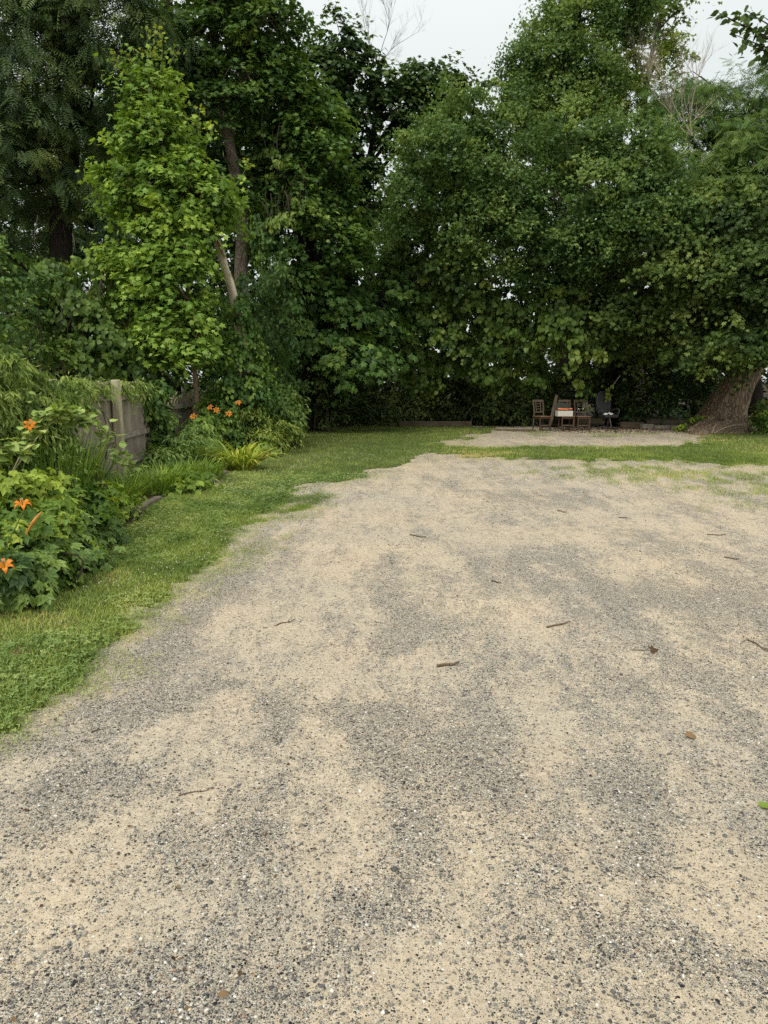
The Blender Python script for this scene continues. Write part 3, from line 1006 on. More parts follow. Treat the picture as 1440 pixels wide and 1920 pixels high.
tree('dark_tree', 'dark leafy tree rising between the walnut and the tall bare-trunked maple', [gz(300, 24.5), at(300, 400, 24.5), at(310, 150, 24.5), at(318, -40, 24.5)], .25, .08,
     [(300, 60, 24.5, 80, 70), (330, -30, 24.5, 80, 60), (240, 200, 25, 80, 80), (330, 210, 25, 80, 80), (180, 330, 25.5, 80, 70), (290, 350, 25, 80, 80), (200, 480, 24.5, 90, 80), (370, 420, 24, 70, 70), (330, 560, 24, 90, 80), (120, 560, 24, 100, 80), (60, 480, 24, 100, 80), (220, 620, 23, 90, 70)],
     'leaf', M['dark'], .15, M['bark_dark'], dens=3.0, K=45, a=.6, seed=2, group=G_T)

tree('maple_tree', 'tall maple with straight grey trunk bare above the vines', [gz(456, 21.5), at(453, 520, 21.5), at(451, 400, 21.5), at(428, 240, 21.6), at(400, 70, 21.7), at(392, -60, 21.8)], .215, .10,
     [(400, 70, 21.2, 60, 60), (350, 130, 21.6, 70, 65), (470, 150, 21.2, 70, 60), (410, 240, 22, 70, 70), (500, 50, 21.3, 85, 75), (440, -20, 21.5, 120, 60), (520, 110, 21.5, 50, 40), (460, 310, 22.3, 60, 50), (350, 250, 22.6, 50, 60), (440, 350, 20.9, 40, 40), (425, 280, 20.9, 46, 46), (415, 200, 21, 50, 46)],
     'maple', M['maple'], .12, M['bark_grey'], dens=3.8, K=70, a=.5, gaps=.3, seed=3, group=G_T, flare=.3, limb_bark=M['bark_dark'])

tree('maple_tree', 'broad maple with bright upper boughs right of the tall grey trunk', [gz(585, 24), at(585, 500, 24), at(565, 280, 23.5), at(550, 110, 23)], .26, .06,
     [(545, 165, 21.8, 55, 60), (575, 225, 22.0, 55, 55), (525, 250, 22.0, 50, 55), (600, 300, 22.4, 60, 60), (545, 330, 22.2, 60, 60), (615, 380, 22.8, 55, 60), (545, 420, 22.6, 60, 60), (610, 460, 23, 70, 60), (560, 500, 23, 65, 60)],
     'maple', M['maple_mid'], .125, M['bark_dark'], dens=4.6, K=70, a=.5, seed=4, group=G_T)

tree('maple_tree', 'low dark maple with large drooping leaves over the lawn corner', [gz(640, 26), at(640, 600, 26), at(630, 500, 25.5)], .2, .06,
     [(620, 560, 24, 85, 60), (680, 610, 24, 70, 50), (590, 630, 23.5, 80, 45), (660, 665, 22.8, 70, 32), (540, 560, 23.5, 50, 60), (720, 560, 25, 50, 60), (520, 650, 23.5, 50, 50)],
     'maple', M['maple'], .18, M['bark_dark'], dens=4.2, K=48, a=.5, hang=.8, up=.6, out=.8, base=.5, seed=5, group=G_T)

tree('maple_tree', 'dark spreading maple against the sky in the middle of the back row', [gz(695, 30), at(690, 400, 30), at(700, 250, 29.5), at(735, 150, 29)], .26, .06,
     [(640, 90, 28, 50, 55), (600, 140, 28, 50, 60), (690, 150, 28.5, 60, 45), (800, 150, 29, 55, 38), (750, 190, 29, 55, 35), (840, 170, 29, 40, 38), (650, 220, 28, 55, 50), (735, 240, 29, 60, 40), (800, 225, 29, 50, 35), (670, 310, 28.5, 48, 45), (640, 400, 28.5, 45, 55), (685, 390, 29, 28, 40), (850, 230, 29, 50, 50)],
     'maple', M['dark'], .155, M['bark_dark'], dens=4.2, K=44, a=.55, gaps=.4, base=.5, seed=6, shell=.25, group=G_T)

tree('box_elder_tree', 'box elder with rounded top left of the tall pale crowned tree', [gz(872, 29.3), at(852, 500, 28), at(850, 330, 26.5), at(870, 230, 26)], .24, .05,
     [(830, 280, 22.52, 75, 70), (780, 350, 23.41, 50, 70), (890, 215, 22.68, 65, 65), (940, 290, 23.07, 70, 80), (860, 390, 23.65, 85, 70), (790, 450, 25.2, 55, 60), (930, 420, 24.12, 80, 60), (850, 300, 24.12, 90, 90), (750, 430, 25.69, 30, 40)],
     'tri', M['elder'], .108, M['bark_dark'], dens=4.2, K=112, a=.55, hang=.6, up=.5, jit=.6, thick=.5, seed=7, group=G_T)

tree('box_elder_tree', 'tall pale green tree reaching the top edge of the photo', [gz(1060, 30), at(1060, 500, 30), at(1070, 250, 29.5), at(1085, 40, 29), at(1090, -60, 29)], .32, .06,
     [(958, 185, 26.6, 42, 44), (985, 115, 27.2, 38, 44), (1010, 150, 27.5, 60, 65), (1060, 80, 27.5, 70, 70), (990, 230, 27.5, 50, 60), (1090, 10, 28, 80, 60), (1110, 140, 28, 60, 70), (1070, 240, 27.5, 90, 70), (1010, 300, 27.5, 70, 60), (1170, 20, 29, 60, 60), (1140, -30, 28, 90, 40)],
     'tri', M['elder'], .112, M['bark_dark'], dens=4.2, K=108, a=.55, base=.60, hang=.6, up=.5, jit=.6, thick=.5, seed=8, group=G_T)

tree('poplar_tree', 'airy pale tree with open twiggy crown against the sky', [gz(1200, 32), at(1195, 500, 32), at(1205, 250, 31.5), at(1230, 60, 31), at(1238, 0, 31)], .22, .03,
     [(1190, 110, 30, 50, 60), (1230, 50, 30.5, 45, 50), (1160, 70, 30, 40, 50), (1290, 70, 31, 38, 22), (1255, 110, 31, 45, 35), (1200, 190, 30, 60, 50), (1250, -10, 31, 50, 30), (1150, 180, 30, 50, 60), (1270, 30, 31, 30, 25)],
     'tri', M['elder_light'], .15, M['twig'], dens=2.1, K=42, a=.48, base=.6, seed=9, shell=.45, ntw=300, group=G_T)

tree('ash_tree', 'wide green tree with bare pale twigs in its top, over the chairs', [gz(1160, 28), at(1165, 550, 28), at(1180, 380, 27), at(1200, 280, 26)], .3, .06,
     [(1030, 390, 23.03, 80, 65), (1110, 330, 22.64, 80, 65), (1190, 290, 22.87, 80, 60), (1010, 480, 24.32, 90, 60), (1130, 420, 23.09, 90, 60), (1220, 380, 22.34, 80, 65), (1100, 500, 25.1, 90, 60), (970, 370, 23.15, 50, 60), (1080, 290, 23.37, 70, 60)],
     'tri', M['elder'], .108, M['bark_dark'], dens=4.2, K=112, a=.55, base=.44, dtint=.2, hang=.6, up=.5, jit=.6, thick=.5, seed=10, group=G_T)

tree('ash_tree', 'feathery green tree filling the upper right edge of the back row', [gz(1420, 29), at(1400, 550, 29), at(1370, 330, 27), at(1350, 220, 26)], .3, .06,
     [(1290, 230, 26, 80, 55), (1370, 190, 26.5, 75, 55), (1440, 180, 26, 80, 70), (1300, 310, 25, 85, 60), (1400, 280, 25, 85, 70), (1480, 300, 24, 80, 90), (1340, 370, 24, 90, 50), (1260, 180, 27.5, 50, 40), (1320, 160, 28, 60, 30)],
     'frond', M['elder'], .36, M['bark_dark'], dens=3.4, K=26, a=.55, base=.48, droop=.5, hang=.5, seed=11, group=G_T)

# the giant leaning trunk at the right with its willow-like crown
big_base = gp(1340, 812)
path = [big_base + np.array([0, .2, -.1]), at(1354, 775, 24.7), at(1378, 728, 24.8), at(1403, 685, 25), at(1440, 600, 25.2), at(1450, 480, 25.2), at(1420, 380, 25), at(1400, 330, 24.5)]
bl = [(1290, 420, 22.5, 85, 60), (1380, 400, 21.8, 80, 70), (1460, 420, 21, 80, 90), (1230, 480, 22.5, 75, 60), (1330, 510, 22.24, 90, 60), (1420, 520, 21.39, 80, 70), (1270, 580, 23.47, 85, 45), (1370, 590, 23.01, 80, 45), (1180, 560, 23.97, 70, 50), (1450, 600, 22.36, 60, 55), (1310, 630, 24.2, 90, 26), (1220, 630, 24.8, 80, 30), (1120, 590, 24.81, 60, 55), (1420, 650, 23.69, 60, 30), (1500, 520, 20.59, 70, 90), (1400, 640, 21.4, 60, 32), (1340, 655, 22.6, 60, 24), (1440, 660, 21.8, 50, 34), (1290, 650, 23, 50, 24)]
root = empty('willow_tree', tuple(path[0]), 'giant leaning tree with thick furrowed trunk and flared roots at the right', 'tree', G_T)
Pt = curve(path, 46)
rad = np.interp(np.linspace(0, 1, 46), [0, .05, .12, .2, .3, .4, .55, 1], [1.04, .90, .76, .65, .57, .52, .45, .2])
V = []
nn = 40
aa = np.arange(nn) / nn * 2 * PI
for i, (p, r) in enumerate(zip(Pt, rad)):
    t = i / 45
    fl = math.exp(-t * 11)
    rr = r * (1 + fl * (.20 * np.sin(aa * 5 + .8) + .12 * np.sin(aa * 3 + 2.2) + .10 * np.cos(aa * 8)) + .035 * np.sin(aa * 9 + i * .25) + .03 * np.sin(aa * 14 - i * .4) + .02 * np.sin(aa * 5 + i * .9))
    V.append(p + np.stack([np.cos(aa) * rr * (1 + .12 * fl), np.sin(aa) * rr, .05 * fl * np.sin(aa * 5)], 1))
V = np.concatenate(V)
Fq = [(i * nn + j, i * nn + (j + 1) % nn, (i + 1) * nn + (j + 1) % nn, (i + 1) * nn + j) for i in range(45) for j in range(nn)]
np_mesh('trunk', V, Fq, M['bark_old'], root, smooth=True, origin=path[0])
for (pts, r_) in ((((1338, 792, 24.1), (1312, 803, 23.9), (1288, 812, 23.8)), .30), (((1360, 795, 23.9), (1352, 808, 23.6), (1340, 817, 23.4)), .26), (((1392, 790, 24.1), (1402, 804, 23.8), (1416, 813, 23.7)), .24)):
    mb = MB()
    q = curve([at(*p_) for p_ in pts], 12)
    mb.tube(q, np.linspace(r_, r_ * .35, 12), 12, True, .12, r_ * 9)
    mb.build('root', M['bark_old'], root, path[0])
# a healed knot and burl at the foot of the trunk
kp = at(1364, 759, 24.02)
for q, rr in ((kp, .10), (at(1356, 782, 23.75), .17), (at(1385, 788, 23.85), .2)):
    vv = icov * np.array([rr, rr * .6, rr]) * rng.uniform(.8, 1.2, (12, 1)) + q
    kb = MB()
    kb.add(vv, icof, True)
    o = kb.build('burl', M['bark_old'], root, path[0])
    o.modifiers.new('round', 'SUBSURF').render_levels = 2
blw = [pxblob(*b) for b in bl]
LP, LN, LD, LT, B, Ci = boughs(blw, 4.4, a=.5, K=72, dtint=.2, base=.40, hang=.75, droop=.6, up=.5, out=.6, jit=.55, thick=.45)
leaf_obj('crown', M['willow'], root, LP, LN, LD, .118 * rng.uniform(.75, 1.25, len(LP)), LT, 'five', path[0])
segs = []
for C, Rr in blw:
    i = 24 + int(rng.integers(0, 18))
    st = Pt[i]
    mid = (st + C) / 2 + np.array([0, 0, .5])
    segs.append((curve([st, mid, C], 10), np.linspace(.12, .02, 10)))
for j in rng.choice(len(B), 200, replace=False):
    C = blw[Ci[j]][0]
    segs.append((np.array([C, (C + B[j]) / 2 + rng.normal(size=3) * .1, B[j]]), np.array([.02, .012, .004])))
V, Fq = tubes_quads(segs, 5)
np_mesh('branches', V, Fq, M['bark_dark'], root, smooth=True, origin=path[0])

# young maple, nearest and brightest
ym = tree('young_maple_tree', 'bright green young maple with yellow shoot tips behind the fence', [at(368, 790, 16), at(367, 740, 16), at(363, 650, 16), at(345, 500, 16), at(310, 330, 16), at(275, 150, 16)], .075, .015,
     [(268, 178, 16, 36, 50), (296, 173, 16, 27, 35), (265, 248, 15.9, 46, 50), (302, 253, 16, 39, 40), (244, 328, 16, 50, 47), (300, 338, 15.6, 50, 50), (361, 308, 16, 40, 40), (236, 378, 16, 46, 30), (373, 358, 15.8, 50, 37), (407, 353, 16, 27, 35), (314, 408, 15.6, 57, 42), (374, 408, 16, 46, 30), (421, 393, 16.2, 19, 30), (264, 468, 15.8, 59, 42), (329, 478, 15.5, 50, 45), (231, 518, 15.8, 39, 34), (279, 558, 15.6, 50, 44), (344, 563, 15.5, 48, 45), (306, 618, 15.5, 50, 35), (362, 628, 15.6, 40, 35), (333, 668, 15.7, 40, 28)],
     'maple', M['maple_light'], .108, M['bark_tan'], dens=8.5, K=54, a=.40, base=.52, hang=.45, up=.85, out=.55, jit=.5, droop=.5, dtint=.12, thick=.5, gaps=.2, seed=12, flare=.2, ntw=260, back=1.0)
ybase = np.array(ym.location)
YP, YN, YD, YT = [], [], [], []
for (px, py, n, rx, rz) in ((232, 112, 16, 16, 14), (245, 98, 10, 10, 10), (218, 122, 8, 8, 10), (300, 62, 12, 7, 18), (303, 75, 8, 7, 12), (275, 55, 8, 8, 16), (335, 95, 10, 8, 8), (285, 95, 10, 14, 14), (262, 95, 8, 8, 12), (376, 205, 10, 8, 8), (352, 225, 6, 8, 10), (395, 235, 6, 6, 6), (465, 305, 9, 8, 8), (385, 240, 6, 12, 10), (290, 110, 10, 20, 12)):
    C = at(px, py, 16)
    q = C + rng.normal(size=(n, 3)) * np.array([rx, 12, rz]) / F * 16 * .7
    YP.append(q)
    YN.append(rng.normal(size=(n, 3)) * .7 + np.array([0, -.4, .6]))
    YD.append(rng.normal(size=(n, 3)) + np.array([0, 0, .2]))
    YT.append(rng.normal(size=n) * .25 + rng.uniform(.2, .8))
YP, YN, YD, YT = map(np.concatenate, (YP, YN, YD, YT))
o = leaf_obj('new_leaves', M['yellow'], ym, YP, YN, YD, .075 * rng.uniform(.6, 1.2, len(YP)), YT * .6, 'maple', ybase)
tag(o, 'yellow new leaves on the shoot tips')
segs = []
for (a_, b_) in (((283, 150), (275, 50)), ((300, 140), (302, 50)), ((255, 150), (228, 108)), ((318, 150), (337, 92)), ((372, 265), (378, 198)), ((355, 270), (350, 215)), ((440, 350), (467, 300)), ((290, 150), (288, 90)), ((385, 280), (396, 232))):
    p, q = at(*a_, 16), at(*b_, 16)
    segs.append((curve([p, (p + q) / 2 + rng.normal(size=3) * .05, q], 6), np.linspace(.012, .003, 6)))
    for _ in range(2):
        pass
for sg in segs:
    V, Fq = tubes_quads([sg], 5)
    np_mesh('shoot', V, Fq, M['stem'], ym, origin=ybase)
# green leaves along the shoots
LP = np.concatenate([s_[0][1:5] for s_ in segs])
LP = np.repeat(LP, 3, 0) + rng.normal(size=(len(LP) * 3, 3)) * .06
leaf_obj('shoot_leaves', M['maple_light'], ym, LP, rng.normal(size=LP.shape) * .5 + [0, -.3, .7], rng.normal(size=LP.shape), .11 * rng.uniform(.6, 1.2, len(LP)), .75 + rng.normal(size=len(LP)) * .15, 'maple', ybase)

# dead leaning snag, bark stripped
sn0 = gz(474, 17.0)
snp = [sn0, at(452, 640, 16.75), at(438, 556, 16.75), at(424, 510, 16.75), at(412, 468, 16.75), at(398, 430, 16.75), at(388, 405, 16.75), at(378, 390, 16.75)]
root = empty('dead_tree', tuple(sn0), 'pale broken dead trunk leaning left beside the grey maple trunk', 'dead tree')
mb = MB()
q = curve(snp, 40)
mb.tube(q, np.interp(np.linspace(0, 1, 40), [0, .5, .8, .9, 1], [.11, .085, .06, .035, .008]), 14, True, .10, 3)
mb.build('trunk', M['deadwood'], root, sn0)
mb = MB()
st = q[31]
mb.tube(curve([st, st + np.array([-.10, 0, .28]), st + np.array([-.24, 0, .40]), st + np.array([-.33, .05, .62])], 8), np.linspace(.03, .006, 8), 8, True, .1, 2)
mb.tube(curve([q[24], q[24] + np.array([-.12, -.08, .15]), q[24] + np.array([-.2, -.1, .4])], 6), np.linspace(.03, .008, 6), 6)
mb.build('broken_branch', M['deadwood'], root, sn0)
mb = MB()
for i0, i1, off in ((17, 27, (.03, -.062, 0)), (19, 25, (.055, -.045, 0))):
    pp = q[i0:i1] + np.array(off)
    mb.tube(pp, np.concatenate([[.006], np.full(len(pp) - 2, .018), [.006]]), 6)
o = mb.build('bare_heartwood', plain_mat('rotten heartwood', (.28, .13, .06), .9, .4), root, sn0)

# pale stump end seen beside the young maple's trunk
def bare_thing(name, label, cat, start, d, L, r, depth, mat, spread, up, kids, nleaf=0, lm=None, group=None):
    segs = []
    bare(start, np.array(d, float), L, r, depth, segs, spread, up, kids)
    V, Fq = tubes_quads(segs, 5)
    o = np_mesh(name, V, Fq, mat, None, smooth=True, origin=tuple(start))
    tag(o, label, cat, group)
    return o


# bare pale limbs in the crowns: each runs down to the ground on its own dead stem
def dead_stem(label, foot, pts, r, heads, mat):
    root = empty('dead_tree', tuple(foot), label, 'dead tree', 'bare dead trees among the crowns')
    mb = MB()
    q = curve([foot] + pts, 16)
    mb.tube(q, np.linspace(r * 1.8, r, 16), 8)
    mb.build('trunk', M['bark_dark'], root, foot)
    segs = []
    for d, L, k_, s_ in heads:
        bare(q[-1], np.array(d, float), L, r * .7, 3, segs, s_, .25, k_ + 2)
    V, Fq = tubes_quads(segs, 4)
    np_mesh('branches', V, Fq, mat, root, smooth=True, origin=foot)


dead_stem('bare whitish dead branches showing in the upper right crowns', gz(1318, 27.5), [at(1325, 420, 26), at(1298, 255, 24.0)], .035,
          [((-.55, -.1, .9), 2.0, 4, .4), ((-.9, -.1, .55), 2.0, 4, .4), ((-.15, -.1, 1), 1.8, 4, .4)], M['paletwig'])
dead_stem('bare brownish dead twigs above the dark hollow in the middle right', gz(1150, 27.5), [at(1140, 500, 25.5), at(1130, 395, 23.4)], .02,
          [((-.6, -.3, .7), 1.3, 4, .5), ((-.9, -.3, .1), 1.4, 4, .5), ((.2, -.3, .9), 1.0, 4, .5)], M['paletwig'])
dead_stem('bare thin twigs standing against the sky at the top middle', gz(705, 28.5), [at(700, 300, 28.3), at(708, 120, 28)], .02,
          [((.25, -.1, 1), 1.7, 4, .4), ((.8, -.1, .8), 1.6, 4, .4), ((-.3, -.1, 1), 1.6, 4, .4)], M['twig'])

# overhanging branch, top right, nearer
ob = at(1560, 60, 11)
foot = np.array([ob[0] + 1.2, 11.3, -.03])
root = empty('overhanging_tree', tuple(foot), 'near tree whose big-leaved branch hangs into the top right corner', 'tree')
mb = MB()
mb.tube(curve([foot, foot + np.array([-.1, 0, 3]), foot + np.array([-.4, -.1, 5.2])], 14), np.linspace(.2, .12, 14), 12, True, .06, 2)
mb.build('trunk', M['bark_dark'], root, foot)
segs = []
tips = [((1348, 24),), ((1365, 35),), ((1380, 66),), ((1392, 80),), ((1420, 108),), ((1405, 55),), ((1430, 90),), ((1430, 30),), ((1400, 20),), ((1440, 120),), ((1450, 70),), ((1490, 40),), ((1480, 120),)]
st = foot + np.array([-.4, -.1, 5.0])
LP, LD = [], []
for (t_,) in tips:
    q = at(*t_, 11)
    pth = curve([st, (st + q) / 2 + np.array([0, 0, .25]), q], 12)
    segs.append((pth, np.linspace(.035, .004, 12)))
    for i in range(6, 12):
        for s_ in range(6):
            LP.append(pth[i] + rng.normal(size=3) * .05)
            LD.append(np.array([-.6, rng.normal() * .5, -.5 + rng.normal() * .4]))
LP, LD = np.array(LP), np.array(LD)
V, Fq = tubes_quads(segs, 5)
np_mesh('branches', V, Fq, M['twig'], root, origin=foot)
leaf_obj('crown', M['dark'], root, LP, rng.normal(size=LP.shape) * .55 + [0, -.4, .6], LD, .115 * rng.uniform(.7, 1.2, len(LP)), .62 + rng.normal(size=len(LP)) * .2, 'ovate', foot)

# far row of trees closing the view
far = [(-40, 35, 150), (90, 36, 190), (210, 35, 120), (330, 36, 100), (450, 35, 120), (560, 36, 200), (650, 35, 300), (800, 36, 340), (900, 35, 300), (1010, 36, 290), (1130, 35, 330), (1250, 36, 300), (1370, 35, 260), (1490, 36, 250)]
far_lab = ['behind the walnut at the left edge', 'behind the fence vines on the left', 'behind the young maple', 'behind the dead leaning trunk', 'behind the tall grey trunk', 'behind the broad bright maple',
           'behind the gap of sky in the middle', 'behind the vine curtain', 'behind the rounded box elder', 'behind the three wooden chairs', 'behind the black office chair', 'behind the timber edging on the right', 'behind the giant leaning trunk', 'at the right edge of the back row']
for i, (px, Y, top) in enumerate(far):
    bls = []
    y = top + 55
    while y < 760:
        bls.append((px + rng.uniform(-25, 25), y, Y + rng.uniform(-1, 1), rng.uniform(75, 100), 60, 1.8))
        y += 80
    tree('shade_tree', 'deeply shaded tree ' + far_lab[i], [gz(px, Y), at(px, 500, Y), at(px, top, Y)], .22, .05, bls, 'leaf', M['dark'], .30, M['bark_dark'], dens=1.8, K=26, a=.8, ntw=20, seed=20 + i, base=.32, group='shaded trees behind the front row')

# vine-draped shrubs and hanging vines
G_V = 'vine curtains hanging from the tree edge'


def vine_thing(kind, label, blobs, leaf, mat, size, dens=6, K=28, a=.32, gaps=0.0, cat='vine', group=None, stems=24, hung=False, **kw):
    bl = [pxblob(*b) if np.ndim(b[0]) == 0 else b for b in blobs]
    LP, LN, LD, LT, B, Ci = boughs(bl, dens, a=a, K=K, gaps=gaps, **kw)
    b0 = np.array(bl[0][0])
    base = np.array([b0[0], b0[1], 0.0])
    root = empty(kind, tuple(base), label, cat, group)
    leaf_obj('foliage', mat, root, LP, LN, LD, size * rng.uniform(.7, 1.25, len(LP)), LT, leaf, base)
    segs = []
    for j in rng.choice(len(B), min(stems, len(B)), replace=False):
        g_ = np.array([bl[Ci[j]][0][0] + rng.normal() * .15, bl[Ci[j]][0][1] + .1, -.02])
        if hung:
            g_ = B[j] + np.array([rng.normal() * .1, .25, rng.uniform(.5, 1.0)])
        segs.append((curve([g_, (g_ + B[j]) / 2 + rng.normal(size=3) * .12, B[j]], 8), np.linspace(.012, .004, 8)))
    run = [(np.array(b_[0]) - np.array([0, -.1, .1])) * np.array([1, 1, 1 if hung else .45]) for b_ in bl]
    segs.append((curve(([] if hung else [np.array([run[0][0], run[0][1] + .1, 0])]) + run, 6 * len(run) + 6), .008))
    V, Fq = tubes_quads(segs, 5)
    np_mesh('stems', V, Fq, M['twig'], root, origin=base)
    return root


CUR = dict(gaps=.5, hung=True, up=.25, out=1.0, hang=1.0, droop=.9, jit=.3)
vine_thing('grape_vine', 'pale leaved vine draping the shrubs left of the young maple', [(170, 560, 15.6, 50, 70, .6), (130, 600, 15.8, 50, 60, .6), (190, 630, 15.2, 50, 55, .5), (110, 520, 16, 50, 50, .7), (150, 660, 15, 60, 35, .5), (230, 640, 15.6, 40, 50, .5), (250, 690, 15.4, 50, 30, .5)], 'heart', M['grape'], .10, dens=7, K=40, group=G_V, base=.28, **CUR)
vine_thing('elm_shrub', 'leafy shrub at the left edge above the fence vines', [(20, 500, 14, 50, 50, .7), (-20, 560, 13.5, 60, 60, .8), (60, 570, 15.5, 60, 60, .7), (40, 640, 15, 60, 45, .6), (-30, 640, 13, 60, 60, .7), (90, 660, 14.6, 50, 35, .5)], 'ovate', M['maple'], .11, cat='shrub', base=.5, stems=40)
vine_thing('grape_vine', 'vine wrapping the low stems right of the dead leaning trunk', [(480, 560, 19.2, 50, 60, .7), (520, 510, 20.5, 40, 70, .6), (470, 630, 18.8, 50, 60, .7), (530, 600, 20.3, 40, 80, .6), (440, 600, 18.4, 40, 60, .6), (510, 690, 19, 50, 50, .6), (500, 440, 21, 26, 50, .5)], 'leaf', M['maple'], .12, dens=7, K=34, group=G_V, base=.38, **CUR)
vine_thing('grape_vine', 'thin vine trailing up the trunk gap at the centre left', [(515, 330, 21, 18, 40, .4), (520, 400, 21, 26, 40, .4), (560, 360, 21.2, 22, 50, .4), (505, 290, 21, 14, 30, .3)], 'leaf', M['grape'], .13, dens=6, K=20, group=G_V, base=.5, **CUR)
vine_thing('grape_vine', 'tall vine curtain with bright patches left of centre right', [(830, 480, 24.6, 50, 55, 0.6), (790, 540, 25.36, 60, 60, 0.7), (870, 520, 24.64, 50, 60, 0.6), (740, 500, 25.92, 40, 60, 0.6), (830, 600, 25.32, 60, 60, 0.6), (760, 620, 26.04, 50, 60, 0.6), (900, 590, 25.06, 50, 60, 0.6), (860, 670, 25.54, 60, 45, 0.5), (800, 690, 26.26, 50, 40, 0.5), (735, 600, 26.72, 30, 70, 0.5)], 'heart', M['grape'], .135, dens=5.5, K=34, group=G_V, base=.29, dtint=.2, **CUR)
vine_thing('grape_vine', 'vine curtain hanging to the left of the wooden chairs', [(960, 580, 24.74, 50, 50, 0.6), (930, 640, 25.17, 45, 60, 0.5), (1000, 610, 24.96, 40, 50, 0.5), (1010, 680, 25.56, 13, 55, 0.25), (1040, 560, 24.2, 50, 30, 0.5), (940, 700, 25.9, 50, 40, 0.5)], 'heart', M['grape'], .14, dens=5.5, K=34, group=G_V, base=.29, dtint=.2, **CUR)
vine_thing('grape_vine', 'light round-leaved vine patch hanging above the wooden chairs', [(1060, 600, 24.1, 40, 32, 0.45), (1080, 640, 24.2, 28, 30, 0.4), (1030, 620, 24.2, 26, 36, 0.4), (1090, 590, 24.1, 30, 24, 0.4), (1085, 705, 24.9, 8, 26, 0.15), (1120, 650, 24.5, 30, 30, 0.4)], 'heart', M['grape'], .145, dens=6.5, K=32, group=G_V, base=.30, **CUR)

vine_thing('grape_vine', 'leafy vine hiding the lower half of the pale dead trunk', [(446, 590, 16.45, 26, 34, .35), (452, 640, 16.4, 30, 36, .4), (462, 690, 16.4, 34, 40, .4), (440, 720, 16.3, 30, 30, .4), (475, 730, 16.5, 30, 34, .4)], 'ovate', M['maple_mid'], .10, dens=12, K=34, a=.24, group=G_V, base=.40, up=.4, out=.9, hang=.9, droop=.8, jit=.4, stems=14)

# ivy bank along the back edge
vine_thing('ivy_bank', 'dark ivy bank along the back edge of the lawn', [(at(x_, 772, (28.3 if 730 < x_ < 900 else 27.7) + rng.uniform(-.3, .3)) * np.array([1, 1, 0]) + np.array([0, 0, rng.uniform(.40, .62)]), (1.0, .8, rng.uniform(.5, .75))) for x_ in range(560, 1010, 36)], 'leaf', M['ivy'], .13, dens=12, K=24, a=.3, cat='ivy', base=.45, up=.6, out=.8, hang=.7, stems=40)
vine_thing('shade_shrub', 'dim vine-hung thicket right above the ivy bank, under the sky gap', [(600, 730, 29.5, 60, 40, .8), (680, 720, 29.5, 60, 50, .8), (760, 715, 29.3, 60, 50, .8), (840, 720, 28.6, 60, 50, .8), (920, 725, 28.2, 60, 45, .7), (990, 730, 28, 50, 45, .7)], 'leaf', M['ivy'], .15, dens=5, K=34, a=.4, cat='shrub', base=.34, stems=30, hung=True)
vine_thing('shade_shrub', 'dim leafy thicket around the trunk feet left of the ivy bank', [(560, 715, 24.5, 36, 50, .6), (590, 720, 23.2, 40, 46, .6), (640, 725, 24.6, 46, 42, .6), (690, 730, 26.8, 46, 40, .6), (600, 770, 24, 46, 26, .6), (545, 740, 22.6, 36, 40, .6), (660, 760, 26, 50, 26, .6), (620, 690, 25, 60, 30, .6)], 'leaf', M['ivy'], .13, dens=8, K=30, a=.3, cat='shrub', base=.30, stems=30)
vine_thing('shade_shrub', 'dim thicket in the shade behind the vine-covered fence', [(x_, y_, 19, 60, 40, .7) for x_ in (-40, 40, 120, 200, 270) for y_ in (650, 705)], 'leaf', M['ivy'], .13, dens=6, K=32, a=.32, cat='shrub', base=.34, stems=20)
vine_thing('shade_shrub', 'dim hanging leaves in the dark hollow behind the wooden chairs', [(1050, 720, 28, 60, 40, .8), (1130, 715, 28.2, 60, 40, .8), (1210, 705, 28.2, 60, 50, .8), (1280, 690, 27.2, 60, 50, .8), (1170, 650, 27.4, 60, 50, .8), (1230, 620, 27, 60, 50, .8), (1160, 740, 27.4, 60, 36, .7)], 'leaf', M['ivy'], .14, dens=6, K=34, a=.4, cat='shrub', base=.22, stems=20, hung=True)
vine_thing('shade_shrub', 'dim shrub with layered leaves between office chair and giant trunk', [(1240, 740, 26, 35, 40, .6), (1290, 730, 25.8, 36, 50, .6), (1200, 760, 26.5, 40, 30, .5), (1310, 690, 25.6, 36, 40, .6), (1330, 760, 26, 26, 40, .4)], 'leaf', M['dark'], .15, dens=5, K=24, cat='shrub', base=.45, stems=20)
vine_thing('garden_shrub', 'small yellow-green sprout at the left foot of the giant trunk', [(1292, 792, 24.2, 14, 12, .25), (1304, 784, 24.2, 12, 10, .2), (1282, 800, 24.1, 8, 6, .15)], 'leaf', M['weed'], .12, dens=14, K=16, a=.15, cat='shrub', base=.6, stems=10)
vine_thing('garden_shrub', 'green bush at the right foot of the giant trunk', [(1440, 790, 22.8, 26, 32, .5), (1470, 770, 22.8, 40, 50, .6), (1425, 806, 22.8, 12, 14, .3)], 'leaf', M['weed'], .10, dens=12, K=24, a=.2, cat='shrub', base=.45, stems=20)

# ------------------------------------------------------------------ fence
FX = -4.22


def fence_x(Y):
    return -4.17 - .055 * (Y - 11.5) * .9


fence_root = empty('wooden_fence', (FX, 11.5, 0), 'grey weathered board fence, its end panel standing clear of vines', 'fence')
OR = np.array([FX, 11.5, 0])


